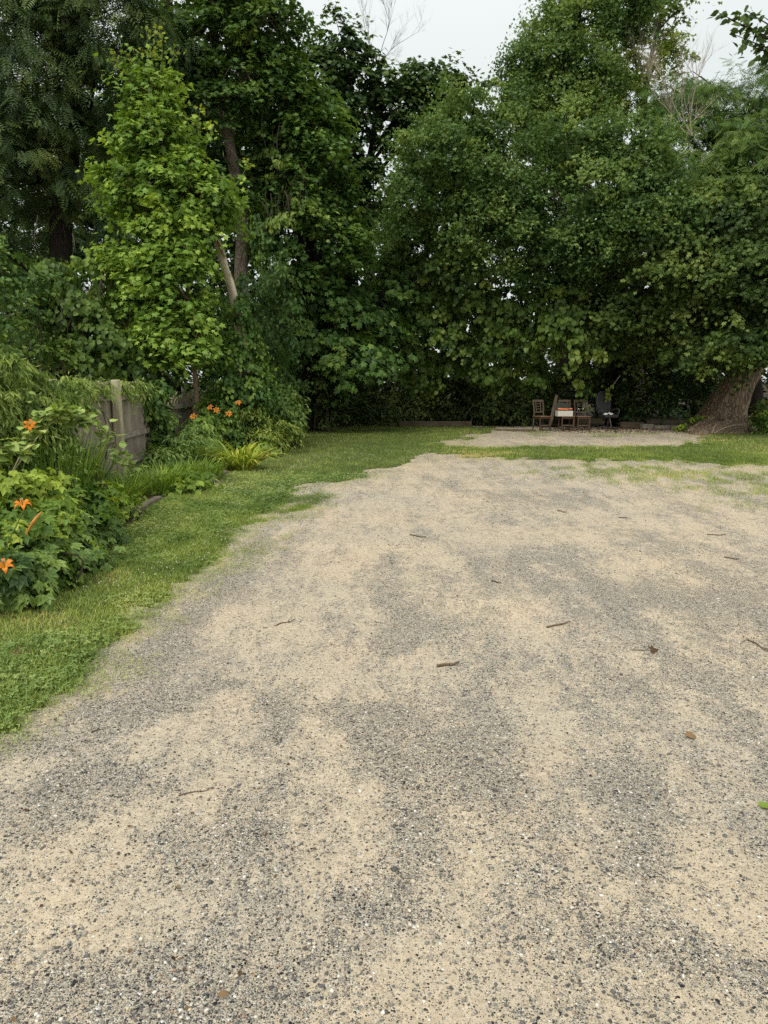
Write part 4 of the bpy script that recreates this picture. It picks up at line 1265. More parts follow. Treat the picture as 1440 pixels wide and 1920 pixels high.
def pickets(Y0, Y1, ztop, zbot=.02, wd=.19, curl=0.0, dark=1):
    mb = MB()
    y = Y0
    i = 0
    while y < Y1 - .02:
        x = fence_x(y + wd / 2) - .03
        h = ztop + rng.normal() * .012
        tw = rng.normal() * .002
        w2 = wd - .002
        # dog-eared board with its own lean
        pts = [(-w2 / 2, zbot), (w2 / 2, zbot), (w2 / 2, h - .05), (w2 * .22, h), (-w2 * .22, h), (-w2 / 2, h - .05)]
        ff, bk = [], []
        for (a_, z_) in pts:
            yy = y + wd / 2 + a_ + tw * (z_ - .5) * .3
            ff.append((x + .009 + curl * max(0, z_ - ztop + .3) + tw * .1, yy, z_))
            bk.append((x - .009 + curl * max(0, z_ - ztop + .3) + tw * .1, yy, z_))
        n = 6
        mb.add(ff + bk, [tuple(range(n)), tuple(range(2 * n - 1, n - 1, -1))] + [(j, j + n, (j + 1) % n + n, (j + 1) % n) for j in range(n)])
        y += wd
        i += 1
    return mb


for Y0, Y1 in ((5.0, 6.55), (6.65, 8.95), (9.05, 11.42), (11.56, 13.45)):
    pickets(Y0, Y1, 1.60).build('fence_panel', M['fence'], fence_root, OR)
    for z in (.30, .74, 1.36):
        mb = MB()
        mb.bar((fence_x(Y0) + .012, Y0 + .01, z), (fence_x(Y1) + .012, Y1 - .01, z + rng.normal() * .01), .038, .085, (0, 0, 1))
        mb.build('fence_rail', M['railwood'], fence_root, OR)
for Y in (6.6, 9.0, 11.49):
    mb = MB()
    x = fence_x(Y) + .085
    mb.bar((x, Y, -.05), (x - .012, Y - .03, 1.63), .125, .11, (1, 0, 0))
    mb.build('fence_post', M['fencepost'], fence_root, OR, bevel=.012)

# lower far stretch with splayed picket tops
fr2 = empty('picket_fence', (-4.4, 15.8, 0), 'lower far stretch of fence with pale splayed picket tops', 'fence')
OR2 = np.array([-4.4, 15.8, 0])
pickets(14.4, 18.0, 1.27, wd=.13, curl=.0).build('fence_panel', M['fence'], fr2, OR2)
yy = 14.4
while yy < 17.9:
    x = fence_x(yy)
    mb = MB()
    mb.tube(curve([(x + .02, yy, 1.0), (x + .04, yy + .02, 1.22), (x + .16, yy + .03, 1.36 + rng.normal() * .03)], 6), np.array([.012, .013, .013, .012, .01, .006]), 5)
    mb.build('picket_tip', M['canestem'], fr2, OR2)
    yy += .26
mb = MB()
mb.bar((fence_x(14.4) + .05, 14.4, 1.10), (fence_x(18) + .05, 18, 1.10), .05, .10, (0, 0, 1))
mb.build('fence_rail', M['railwood'], fr2, OR2)

# fence vines
def strip(Y0, Y1, step, zf, rz, rx=.22, xo=.1):
    out = []
    y = Y0
    while y < Y1:
        z = zf(y)
        out.append((np.array([fence_x(y) + xo + rng.uniform(-.05, .05), y, z]), (rx * rng.uniform(.8, 1.3), step * .8, rz * rng.uniform(.8, 1.25))))
        y += step
    return out


VF = dict(up=.35, out=.9, hang=.9, droop=.9, jit=.5, shell=.4, back=1.0)
vine_thing('honeysuckle_vine', 'thick honeysuckle blanket over the near end of the fence', strip(5.6, 9.5, .36, lambda y: 1.52 - .035 * (y - 5.6), .26) + strip(5.6, 9.2, .36, lambda y: 1.28, .36, .16, .12) + strip(5.6, 9.0, .42, lambda y: .92, .34, .13, .1) + [(np.array([fence_x(y) + .05, y, z]), (.2, .22, r_)) for y, z, r_ in ((6.9, 1.80, .16), (7.6, 1.86, .14), (8.3, 1.74, .16), (8.9, 1.62, .13), (7.9, 1.62, .2), (9.5, 1.56, .10))], 'lance', M['vine_fine'], .085, dens=26, K=46, a=.17, cat='vine', base=.42, dtint=.22, ltint=.16, stems=16, **VF)
vine_thing('honeysuckle_vine', 'ragged vine fringe along the top of the end fence panel', strip(10.1, 13.5, .26, lambda y: 1.545 + .03 * math.sin(y * 5), .09, .09, -.04), 'lance', M['vine_fine'], .085, dens=34, K=44, a=.15, cat='vine', base=.5, stems=8, **VF)
vine_thing('ivy_vine', 'dark vine column swallowing the far end of the fence panel', [(np.array([fence_x(13.7) + .05, 13.75, z]), (.30, .42, .30)) for z in (.3, .65, 1.0, 1.3)] + [(np.array([fence_x(13.7) + .05, 13.8, 1.52]), (.28, .5, .13))], 'ovate', M['maple'], .085, dens=22, K=36, a=.17, cat='vine', base=.45, stems=30, **VF)

# ------------------------------------------------------------------ garden bed
poly = [(-4.6, 3.2), (-2.75, 3.2), (-2.72, 5.2), (-2.78, 7.5), (-2.98, 9.8), (-2.72, 12.4), (-2.4, 16), (-2.0, 19.5), (-4.9, 19.5), (-4.5, 13)]
mb = MB()
mb.add([(x, y, .045) for x, y in poly] + [(x, y, -.03) for x, y in poly], [tuple(range(10))] + [(i, i + 10, (i + 1) % 10 + 10, (i + 1) % 10) for i in range(10)])
tag(mb.build('garden_bed', M['bed']), kind='structure')
# timber edging
for (a_, b_), lab in ((((232, 985), (304, 944)), 'cracked timber edging beside the leafy creeper mound'), (((383, 922), (428, 893)), 'short grey timber edging below the yellow-green lily clump')):
    p, q = gp(*a_), gp(*b_)
    mb = MB()
    mb.bar(p + [-.05, 0, .035], q + [-.05, 0, .045], .10, .12, (0, 0, 1))
    o = mb.build('edging_timber', M['timber'], None, tuple((p + q) / 2), bevel=.018)
    tag(o, lab, 'timber', 'timber edging of the garden bed')
    p2, q2 = p + (q - p) * .2 + [.07, 0, .01], q + [.06, 0, .015]
    mb = MB()
    mb.bar(p2, q2, .05, .07, (0, 0, 1))
    o = mb.build('edging_timber', M['timber'], None, tuple((p2 + q2) / 2), bevel=.012)
    tag(o, lab.replace('timber edging', 'split edging strip'), 'timber', 'timber edging of the garden bed')


def plant(kind, label, blobs, leaf, mat, size, cat, **kw):
    return vine_thing(kind, label, blobs, leaf, mat, size, cat=cat, **kw)


W = lambda x, y, z, rx, ry, rz: (np.array([x, y, z]), (rx, ry, rz))
PL = dict(up=.7, out=.7, droop=.6, hang=.5, jit=.4, back=1.0, shell=.4)
plant('creeper', 'dark five-fingered creeper mound spilling onto the lawn', [(15, 1090, 5.15, 50, 44, .3), (60, 1050, 5.5, 50, 40, .3), (104, 1030, 6.0, 42, 32, .28), (152, 1000, 6.6, 40, 28, .28), (186, 985, 7.2, 28, 20, .25), (120, 985, 6.4, 48, 28, .3), (-20, 1060, 5.0, 60, 50, .3), (60, 1090, 5.4, 40, 26, .25), (126, 1036, 6.1, 28, 20, .22)], 'five', M['creeper'], .105, 'creeper', dens=30, K=30, a=.18, base=.52, stems=30, **PL)
plant('raspberry_bush', 'bright leafy raspberry bush at the left edge of the bed', [(40, 905, 6.2, 45, 34, .3), (100, 905, 6.7, 45, 30, .3), (20, 960, 5.8, 45, 34, .3), (90, 955, 6.2, 50, 32, .3), (150, 930, 7.0, 45, 30, .3), (-20, 900, 6.2, 50, 50, .3), (175, 965, 7.2, 36, 26, .3), (10, 1010, 5.5, 40, 30, .25), (70, 1000, 5.9, 40, 26, .25)], 'tri', M['weed'], .10, 'bush', dens=28, K=26, a=.17, base=.58, stems=40, **PL)
plant('raspberry_bush', 'small yellow-green weed clump between creeper mound and fence post', [(195, 925, 8.2, 34, 26, .3), (160, 895, 8.2, 34, 24, .3), (110, 885, 8.0, 34, 24, .3), (225, 945, 8.4, 24, 16, .25)], 'tri', M['weed'], .10, 'bush', dens=26, K=18, a=.15, base=.68, stems=24, **PL)


def cane(label, pts, n, size, group='arching raspberry canes'):
    base = np.array(pts[0], float)
    root = empty('raspberry_cane', tuple(base), label, 'cane', group)
    q = curve(pts, 26)
    mb = MB()
    mb.tube(q, np.linspace(.007, .003, 26), 6)
    mb.build('stem', M['canestem'], root, base)
    idx = rng.integers(8, 26, n)
    P = q[idx] + rng.normal(size=(n, 3)) * .045
    N = np.array([0, -.15, 1.0]) + rng.normal(size=(n, 3)) * .33
    D = rng.normal(size=(n, 3)) + [0.25, -.4, -.35]
    leaf_obj('leaves', M['rasp'], root, P, N, D, size * rng.uniform(.7, 1.2, n), .5 + rng.normal(size=n) * .18, 'ovate', base)


cane('long pale cane arching right across the fence post', [(-3.75, 6.3, 0.05), at(70, 820, 6.8), at(130, 785, 7.1), at(185, 800, 7.4), at(225, 850, 7.7), at(262, 885, 8.0)], 110, .11)
cane('upright cane with pale leaves beside the orange lily', [(-3.6, 6.2, 0.05), at(40, 850, 6.7), at(75, 790, 6.9), at(120, 772, 7.0), at(150, 790, 7.1)], 110, .115)
cane('low cane of light leaves at the left edge of the frame', [(-3.6, 5.6, 0.05), at(-30, 850, 6.2), at(0, 838, 6.2), at(40, 850, 6.3)], 50, .11)
cane('short cane with few leaves near the honeysuckle', [(-3.9, 7.4, .05), at(28, 800, 7.6), at(33, 750, 7.6), at(40, 735, 7.6)], 18, .075)


def tuft(kind, label, base, n, h, spread, mat, tpl, tint, cat, w_=1.0, group=None, lean=.5):
    base = np.array(base, float)
    a_ = rng.uniform(0, 2 * PI, n)
    r_ = np.sqrt(rng.uniform(0, 1, n)) * spread
    P = base + np.stack([np.cos(a_) * r_, np.sin(a_) * r_, np.zeros(n)], 1)
    b_ = a_ + rng.normal(size=n) * .6
    le = lean * rng.uniform(.3, 1.3, n)
    D = np.stack([np.cos(b_) * le, np.sin(b_) * le, np.ones(n)], 1)
    N = np.stack([-np.cos(b_), -np.sin(b_), le], 1)
    N = nrm(N) * 1.0
    o = leaf_obj(kind, mat, None, P, -N if False else N, D, h * rng.uniform(.55, 1.15, n), tint + rng.normal(size=n) * .17, tpl, tuple(base))
    return tag(o, label, cat, group)


# strap-leaved clump below the bush, with a few bleached blades
tuft('lily_clump', 'yellow-green strap-leaved lily clump arching over the lawn edge', gp(452, 884) + [0, .05, .02], 150, .66, .20, M['straplight'], 'strap', .55, 'lily clump', lean=1.0)
tuft('lily_clump', 'smaller strap-leaved clump left of the arching lily clump', gp(415, 884) + [-.1, .35, .02], 80, .55, .2, M['straplight'], 'strap', .45, 'lily clump', lean=.9)
tuft('lily_clump', 'curving pale blades rising from the dark creeper mound', (-3.02, 5.5, .1), 34, .62, .16, M['straplight'], 'strap', .42, 'lily clump', lean=.9)
tuft('weed_tuft', 'long grassy weed tuft in front of the clear fence panel', (-3.35, 10.6, .04), 700, .42, .5, M['weed'], 'stalk2', .55, 'weed')
tuft('weed_tuft', 'grassy weed tuft beside the low broad-leaved plant', (-3.2, 11.9, .04), 700, .40, .55, M['weed'], 'stalk2', .5, 'weed')
tuft('weed_tuft', 'bright grass tuft at the foot of the fence post', (-3.6, 9.5, .04), 500, .42, .4, M['weed'], 'stalk2', .6, 'weed')
tuft('weed_tuft', 'tall fine weed stand before the vine-covered fence', (-3.75, 8.6, .04), 420, .95, .45, M['weed'], 'stalk', .42, 'weed', lean=.22)
tuft('weed_tuft', 'tall thin weed stand behind the raspberry bush', (-3.6, 7.7, .04), 380, .98, .4, M['weed'], 'stalk', .40, 'weed', lean=.2)
tuft('weed_tuft', 'dark grassy weeds under the far picket fence', (-3.7, 13.6, .04), 600, .6, .6, M['creeper'], 'stalk2', .65, 'weed')
plant('fern_weeds', 'tall feathery weeds behind the arching raspberry canes', [(120, 850, 8.2, 40, 40, .3), (80, 860, 7.8, 40, 40, .3)], 'lance', M['creeper'], .075, 'weed', dens=22, K=26, a=.2, base=.62, stems=40, **PL)
plant('hostas', 'low broad-leaved plant on the bed edge beyond the cracked timber', [W(-2.95, 10.6, .14, .28, .5, .14), W(-2.9, 11.2, .15, .26, .4, .15)], 'ovate', M['weed'], .13, 'plant', dens=26, K=12, a=.16, base=.45, stems=10, **PL)
plant('fern_weeds', 'feathery weeds filling the bed below the end of the fence', [W(-3.75, 12.6, .3, .35, .6, .28), W(-3.7, 13.6, .4, .4, .6, .38), W(-3.6, 14.4, .45, .4, .5, .4)], 'lance', M['creeper'], .12, 'weed', dens=18, K=22, a=.22, base=.6, stems=24, **PL)

BU = dict(up=.7, out=.7, droop=.6, hang=.5, jit=.4, back=1.0)
plant('rose_bush', 'leafy bush carrying orange lilies beside the picket fence', [(420, 770, 16.2, 40, 40, .5), (455, 790, 16.6, 45, 45, .6), (400, 810, 15.6, 36, 34, .5), (460, 830, 16, 45, 30, .5), (380, 800, 15.4, 26, 30, .4)], 'leaf', M['maple_mid'], .11, 'bush', dens=12, K=26, a=.25, base=.62, stems=30, **BU)
plant('garden_bush', 'tall dense bush behind the orange lilies', [(430, 690, 18, 40, 50, .7), (470, 720, 18, 50, 40, .7), (440, 640, 18.2, 36, 50, .6), (490, 760, 17.8, 40, 36, .6), (400, 690, 17.6, 26, 40, .5)], 'leaf', M['maple_mid'], .11, 'bush', dens=10, K=30, a=.28, base=.42, stems=30, **BU)
plant('garden_bush', 'rounded bush at the lawn corner before the dark hollow', [(505, 765, 17.6, 42, 40, .6), (545, 762, 18.2, 30, 36, .5), (532, 795, 17.8, 30, 28, .5)], 'leaf', M['elder'], .11, 'bush', dens=11, K=28, a=.26, base=.72, stems=24, **BU)
plant('garden_bush', 'fine feathery light green bush leaning onto the lawn', [(480, 812, 16.4, 40, 34, .5), (518, 815, 16.5, 36, 34, .5), (500, 838, 16.3, 42, 20, .5), (465, 775, 16.4, 30, 24, .4)], 'lance', M['grape'], .10, 'bush', dens=14, K=36, a=.26, base=.74, stems=24, **BU)
plant('creeper', 'dim leafy undergrowth between the fence bushes and the ivy bank', [W(-3.6, 21, .5, .9, 1.2, .5), W(-4.2, 23, .5, 1, 1.2, .55), W(-4.5, 25.5, .5, 1.2, 1.0, .5), W(-6, 24, .7, 1.3, 1.2, .7), W(-7.5, 22, .8, 1.3, 1.2, .8)], 'leaf', M['ivy'], .14, 'creeper', dens=8, K=22, a=.3, base=.4, stems=24, **BU)


# ------------------------------------------------------------------ daylilies
def petals(mb_P, c_, ax, size):
    pass


def daylily(label, foot, head, size, ax=(.1, -.6, .8), bud=False):
    foot, head = np.array(foot, float), np.array(head, float)
    root = empty('daylily', tuple(foot), label, 'flower', 'orange daylilies in the garden bed')
    mb = MB()
    ax = np.array(ax, float)
    ax /= np.linalg.norm(ax)
    nb = head - ax * size * .55
    mb.tube(curve([foot, foot * .4 + nb * .6 + np.array([.03, .02, .05]), nb], 14), np.linspace(.006, .0035, 14), 6)
    mb.build('stem', M['stem'], root, foot)
    t1 = np.cross(ax, [0.2, .9, .3])
    t1 /= np.linalg.norm(t1)
    t2 = np.cross(ax, t1)
    V, Fs, T = [], [], []
    for i in range(6):
        a_ = i * PI / 3 + .2
        wd = .17 if i % 2 == 0 else .115
        rd = t1 * math.cos(a_) + t2 * math.sin(a_)
        ld = np.cross(ax, rd)
        o0 = len(V)
        prof = [(0, -.55, .03), (.10, -.2, wd * .55), (.26, .05, wd), (.45, .17, wd * .95), (.60, .06, wd * .6), (.66, -.12, .02)]
        for (r_, h_, w2) in prof:
            jit_ = rng.normal() * .012
            for s_ in (-1, 0, 1):
                V.append(head + size * (rd * r_ + ax * (h_ + jit_ - (.03 if s_ == 0 else 0)) + ld * s_ * w2))
                T.append(.45 + .5 * (r_ - .25) * (-1 if i % 2 else .2) + (.45 if r_ < .15 else 0) + .1 * (s_ == 0))
        for j in range(5):
            for s_ in range(2):
                q0 = o0 + j * 3 + s_
                Fs.append((q0, q0 + 1, q0 + 4, q0 + 3))
    np_mesh('flower', np.array(V), np.array(Fs), M['orange'], root, {'tint': np.clip(T, 0, 1)}, True, foot)
    mb = MB()
    for i in range(6):
        a_ = i * PI / 3
        d_ = ax * .55 + (t1 * math.cos(a_) + t2 * math.sin(a_)) * .12
        mb.tube(curve([head - ax * size * .2, head + d_ * size * .5, head + d_ * size * .75 + np.array([0, 0, .006])], 5), np.array([.0015, .0014, .0014, .002, .003]), 5)
    mb.build('stamens', M['straplight'] if False else M['canestem'], root, foot)
    if bud:
        mb = MB()
        b0 = head + np.array([.07, -.02, -.14])
        mb.tube(curve([b0 + np.array([-.07, .02, -.10]), b0, b0 + np.array([.08, -.01, .09])], 9), np.array([.004, .005, .008, .011, .013, .013, .011, .007, .002]), 8)
        mb.build('bud', plain_mat('lily bud', (.55, .24, .06), .5, .2), root, foot)


daylily('orange daylily with a closed bud low at the left edge, mid height', (-3.0, 5.3, .05), at(42, 945, 5.3), .10, (.1, -.35, .9), True)
daylily('lowest orange daylily, cut by the left edge of the frame', (-2.72, 4.9, .05), at(8, 1060, 4.75), .10, (.2, -.5, .8))
daylily('orange daylily high among the pale raspberry leaves', (-3.5, 6.6, .05), at(56, 797, 6.6), .09, (.35, -.7, .35))
for (px, py, Y), lab, ax in (((362, 781, 14.9), 'orange daylily lowest and leftmost of those by the picket fence', (-.2, -.8, .5)), ((394, 764, 15.3), 'orange daylily, left one of the close pair on the bush', (-.3, -.7, .6)), ((406, 769, 15.25), 'orange daylily, right one of the close pair on the bush', (.2, -.8, .5)),
                              ((429, 776, 15.2), 'orange daylily just right of and below the close pair', (.3, -.7, .6)), ((447, 755, 15.5), 'topmost orange daylily on the bush, farthest from the fence', (.1, -.6, .8))):
    h_ = at(px, py, Y)
    daylily(lab, (h_[0] + .1, Y + .25, .05), h_, .115, ax)

# ------------------------------------------------------------------ chairs and odds and ends at the back
def dining_chair(label, loc, rz):
    root = empty('wooden_chair', tuple(loc), label, 'chair', 'old wooden chairs at the back of the lot', rz)
    # local: front = -y, seat 0.42 wide, back at +y
    for sx in (-1, 1):
        mb = MB()
        mb.bar((sx * .19, -.19, 0), (sx * .195, -.19, .45), .036, .036)
        mb.build('leg', M['chairwood'], root)
        mb = MB()
        q = curve([(sx * .18, .25, 0), (sx * .18, .20, .45), (sx * .185, .215, .70), (sx * .19, .28, .99)], 14)
        for a_, b_ in zip(q[:-1], q[1:]):
            mb.bar(a_, b_ + (b_ - a_) * .06, .034, .030)
        mb.build('leg', M['chairgrey'], root)
    mb = MB()
    mb.box((0, -.005, .465), (.45, .46, .028))
    mb.build('seat', M['chairseat'], root, bevel=.008)
    mb = MB()
    mb.box((0, -.19, .425), (.36, .02, .055))
    mb.box((-.185, 0, .425), (.02, .36, .055))
    mb.box((.185, 0, .425), (.02, .36, .055))
    mb.build('apron', M['chairwood'], root)
    mb = MB()
    mb.box((0, -.19, .18), (.36, .018, .03))
    mb.build('stretcher', M['chairgrey'], root)
    for sx in (-1, 1):
        mb = MB()
        mb.bar((sx * .186, -.17, .14), (sx * .18, .22, .14), .018, .026)
        mb.build('stretcher', M['chairwood'], root)
    mb = MB()
    mb.box((0, .273, .965), (.40, .026, .075))
    mb.build('top_rail', M['chairgrey'], root, bevel=.006)
    mb = MB()
    mb.box((0, .213, .60), (.36, .022, .04))
    mb.build('lower_rail', M['chairgrey'], root)
    mb = MB()
    for sx in (-1, 1):
        mb.bar((sx * .09, .214, .61), (sx * .09, .268, .94), .024, .014)
    for z_, y_ in ((.70, .228), (.79, .242), (.87, .257)):
        mb.box((0, y_, z_), (.17, .012, .022))
    mb.build('back_lattice', M['chairgrey'], root)
    return root


c1 = at(1016, 806, 24.6) * [1, 1, 0]
c2 = at(1061, 806, 24.6) * [1, 1, 0]
c3 = at(1089, 806, 24.6) * [1, 1, 0]
dining_chair('old wooden chair turned aside, standing apart left of the other two', c1 + [0, .05, .01], math.radians(22))
dining_chair('old wooden chair holding the white box with the orange tool', c2 + [0, .02, .01], math.radians(3))
dining_chair('old wooden chair with empty seat, nearest the black office chair', c3 + [.02, 0, .01], math.radians(4))
# white box, open, on the second chair's seat
bp = c2 + np.array([-.10, -.06, .48])
root = empty('storage_box', tuple(bp), 'white plastic box with dark lining on the middle wooden chair', 'box', rz=.05)
mb = MB()
w2, d2, h2, t2 = .50, .34, .165, .012
mb.box((0, 0, .014), (w2, d2, .012))
mb.box((0, -d2 / 2 + t2 / 2, h2 / 2 + .02), (w2, t2, h2))
mb.box((0, d2 / 2 - t2 / 2, h2 / 2 + .02), (w2, t2, h2))
mb.box((-w2 / 2 + t2 / 2, 0, h2 / 2 + .02), (t2, d2 - 2 * t2, h2))
mb.box((w2 / 2 - t2 / 2, 0, h2 / 2 + .02), (t2, d2 - 2 * t2, h2))
mb.build('body', M['white'], root, bevel=.004)
mb = MB()
mb.box((0, d2 / 2 + .02, h2 + .14), (w2, .012, .26), Matrix.Rotation(-.25, 3, 'X'))
mb.build('lid', M['darkin'], root, bevel=.004)
mb = MB()
mb.box((0, 0, h2 - .03), (w2 - .03, d2 - .03, .05))
mb.build('lining', M['darkin'], root)
# orange tool across the box: chunky body with tapering nose
tp = bp + np.array([0, -.12, h2 + .065])
root = empty('orange_tool', tuple(tp), 'orange plastic tool with tapered handle lying across the white box', 'tool')
mb = MB()
mb.tube([(-.235, 0, .012), (-.20, 0, .015), (-.08, 0, .008), (.05, 0, .004), (.16, 0, .012)], np.array([.022, .031, .031, .026, .018]), 12)
mb.build('body', M['orangeplastic'], root)
mb = MB()
mb.tube([(.155, 0, .012), (.20, 0, .02), (.24, 0, .026)], np.array([.024, .028, .018]), 10)
mb.build('handle', M['orangeplastic'], root)
# white trim on third chair's back: two small bright knobs seen in the photo
for sx, lab in ((-1, 'small white plastic cap on the empty chair back, left one'), (1, 'small white plastic cap on the empty chair back, right one')):
    mb = MB()
    p = c3 + np.array([.02 + sx * .075, .20, .715])
    mb.tube([p, p + np.array([0, -.03, 0])], np.array([.026, .02]), 10)
    tag(mb.build('plastic_cap', M['white'], None, tuple(p)), lab, 'plastic cap', 'white caps on the empty chair back')
# leaning plank
p0, p1 = at(1031, 797, 24.75), at(1044, 741, 24.95)
mb = MB()
mb.bar(p0, p1, .10, .035, (0, 1, 0))
tag(mb.build('wooden_plank', M['chairgrey'], None, tuple(p0), bevel=.004), 'grey plank leaning between the turned chair and the middle chair', 'plank')
# office chair
oc = at(1139, 803, 25.0) * [1, 1, 0]
root = empty('office_chair', tuple(oc), 'worn black office chair with a white rag on its seat', 'office chair', rz=math.radians(14))
for i in range(5):
    a_ = i * 2 * PI / 5 + .3
    d_ = np.array([math.cos(a_), math.sin(a_), 0])
    mb = MB()
    mb.bar(d_ * .04 + [0, 0, .13], d_ * .33 + [0, 0, .085], .05, .03, (0, 0, 1))
    leg = mb.build('base_spoke', M['blackplastic'], root, bevel=.006)
    mb = MB()
    cn = d_ * .33 + np.array([0, 0, .035])
    tn = np.array([-d_[1], d_[0], 0])
    mb.tube([cn - tn * .022, cn + tn * .022], np.array([.033, .033]), 12)
    mb.build('castor', M['blackplastic'], leg)
mb = MB()
mb.tube([(0, 0, .10), (0, 0, .42)], np.array([.035, .026]), 12)
mb.build('column', M['blackplastic'], root)


def padded(dims, c_, R=None):
    mb = MB()
    mb.box((0, 0, 0), dims)
    return mb


mb = MB()
mb.box((0, -.02, .47), (.50, .50, .10))
mb.build('seat', M['black'], root, bevel=.045)
mb = MB()
prof = [(-.24, .0), (-.27, .18), (-.29, .38), (-.27, .55), (-.19, .68), (-.08, .74), (.08, .74), (.19, .68), (.27, .55), (.29, .38), (.27, .18), (.24, 0)]
ff = [(x, .24 + .16 * z, .54 + z) for x, z in prof]
bk = [(x, .34 + .16 * z, .54 + z) for x, z in prof]
n = len(prof)
mb.add(ff + bk, [tuple(range(n))[::-1], tuple(range(n, 2 * n))] + [(j, (j + 1) % n, (j + 1) % n + n, j + n) for j in range(n)])
mb.build('backrest', M['black'], root, bevel=.04)
for sx in (-1, 1):
    mb = MB()
    q = curve([(sx * .27, -.12, .46), (sx * .31, -.16, .62), (sx * .31, -.10, .70), (sx * .31, .12, .70), (sx * .29, .24, .62)], 14)
    mb.tube(q, .024, 8)
    mb.build('armrest', M['blackplastic'], root)
# rag on the seat
cx, cy = 10, 8
V, Fs = [], []
for j in range(cy):
    for i in range(cx):
        u, v_ = i / (cx - 1) - .5, j / (cy - 1) - .5
        V.append((u * .30 + .03 * math.sin(v_ * 9), v_ * .22, .035 + .035 * math.sin(u * 11 + 1) * math.cos(v_ * 8) + .03 * math.exp(-((u - .05) ** 2 + v_ ** 2) * 30) + rng.normal() * .006))
for j in range(cy - 1):
    for i in range(cx - 1):
        Fs.append((j * cx + i, j * cx + i + 1, (j + 1) * cx + i + 1, (j + 1) * cx + i))
rp = oc + np.array([0.0, -.06, .505])
o = np_mesh('white_rag', np.array(V), np.array(Fs), M['whitecloth'], None, smooth=True)
o.location = rp
tag(o, 'crumpled white rag lying on the black office chair seat', 'rag')
# broken bough with pale yellow leaves behind the office chair
bs = at(1147, 800, 25.6)
segs = [(curve([bs * [1, 1, 0], at(1138, 745, 25.4), at(1150, 722, 25.2), at(1163, 704, 25.1)], 10), np.linspace(.02, .012, 10))]
root = empty('broken_bough', tuple(bs * [1, 1, 0]), 'broken pale bough with yellowed leaves behind the office chair', 'branch')
V, Fq = tubes_quads(segs, 7)
np_mesh('stem', V, Fq, M['paletwig'], root, origin=bs * [1, 1, 0])
n = 26
P = at(1140, 733, 25.2) + rng.normal(size=(n, 3)) * [.07, .05, .17]
leaf_obj('leaves', M['yellow'], root, P, rng.normal(size=(n, 3)) * .6 + [0, -.8, .3], rng.normal(size=(n, 3)) * .5 + [0, 0, -.8], .14 * rng.uniform(.7, 1.2, n), .15 + rng.normal(size=n) * .12, 'ovate', bs * [1, 1, 0])

# retaining timbers and stone blocks
G_R = 'edging at the back of the lot'
for (x0, x1, py, h, Y), lab, m_ in (((748, 884, 806, .20, 26.7), 'long low retaining timber at the back of the lawn', 'timberx'), ((1163, 1206, 806, .22, 25.9), 'reddish timber edging right of the office chair', 'timberx'), ((930, 1005, 0, .05, 24.6), 'thin brown board lying on the ground left of the chairs', 'timberx')):
    a_, b_ = at(x0, 800, Y)[0], at(x1, 800, Y)[0]
    mb = MB()
    mb.bar((a_, Y, h / 2 + .01), (b_, Y, h / 2), .16, h, (0, 0, 1))
    tag(mb.build('retaining_timber', M[m_], None, ((a_ + b_) / 2, Y, 0), bevel=.015), lab, 'timber', G_R)
for (x0, x1, Y, h), lab in (((1202, 1224, 25.2, .19), 'squared stone block nearest the reddish timber'), ((1226, 1254, 25.0, .16), 'middle stone block of the low edging'), ((1256, 1280, 24.9, .17), 'stone block nearest the giant trunk root')):
    a_, b_ = at(x0, 800, Y)[0], at(x1, 800, Y)[0]
    mb = MB()
    mb.box(((a_ + b_) / 2, Y, h / 2), (b_ - a_, .28, h))
    o = mb.build('stone_block', M['stone'], None, ((a_ + b_) / 2, Y, 0), bevel=.03)
    tag(o, lab, 'stone block', 'stone blocks edging the back')
for px, py, r_, lab in ((1302, 812, .20, 'flat grey rock against the left root of the giant trunk'), (1322, 814, .17, 'flat grey rock in front of the giant trunk')):
    p = gp(px, py)
    mb = MB()
    mb.add(icov * [r_, r_ * .8, r_ * .55] * rng.uniform(.85, 1.15, (12, 1)) + p + [0, 0, .06], icof)
    o = mb.build('rock', M['stone'], None, tuple(p), bevel=.03)
    tag(o, lab, 'rock', 'rocks at the foot of the giant trunk')

# fallen branches at the foot of the giant trunk
for pts, r_, lab in (([(1338, 818), (1350, 806), (1372, 798), (1395, 797), (1420, 800)], .02, 'long bare fallen branch arched before the giant trunk'), ([(1335, 815), (1338, 803), (1342, 795)], .022, 'short pale stick propped upright against the giant trunk')):
    q = [at(x, y, 23.0 + .02 * i) for i, (x, y) in enumerate(pts)]
    q[0][2] = max(q[0][2], .02)
    mb = MB()
    mb.tube(curve(q, 16), np.linspace(r_, r_ * .4, 16), 7)
    tag(mb.build('fallen_branch', M['paletwig'], None, tuple(q[0])), lab, 'branch', 'fallen branches by the giant trunk')
# leaf litter
n = 1500
P = np.concatenate([np.stack([rng.uniform(5.5, 13.5, n), rng.uniform(23.2, 26, n), np.full(n, .03)], 1), np.stack([rng.uniform(-3, 5, 500), rng.uniform(26.4, 27.4, 500), np.full(500, .03)], 1)])
P[:, 2] += rng.uniform(0, .03, len(P))
tag(leaf_obj('leaf_litter', M['deadleaf'], None, P, np.array([0, 0, 1.0]) + rng.normal(size=P.shape) * .35, rng.normal(size=P.shape), .09 * rng.uniform(.5, 1.2, len(P)), rng.uniform(0, 1, len(P)) ** 2, 'leaf'), 'brown leaf litter under the trees at the back', 'leaf litter', kind='stuff')

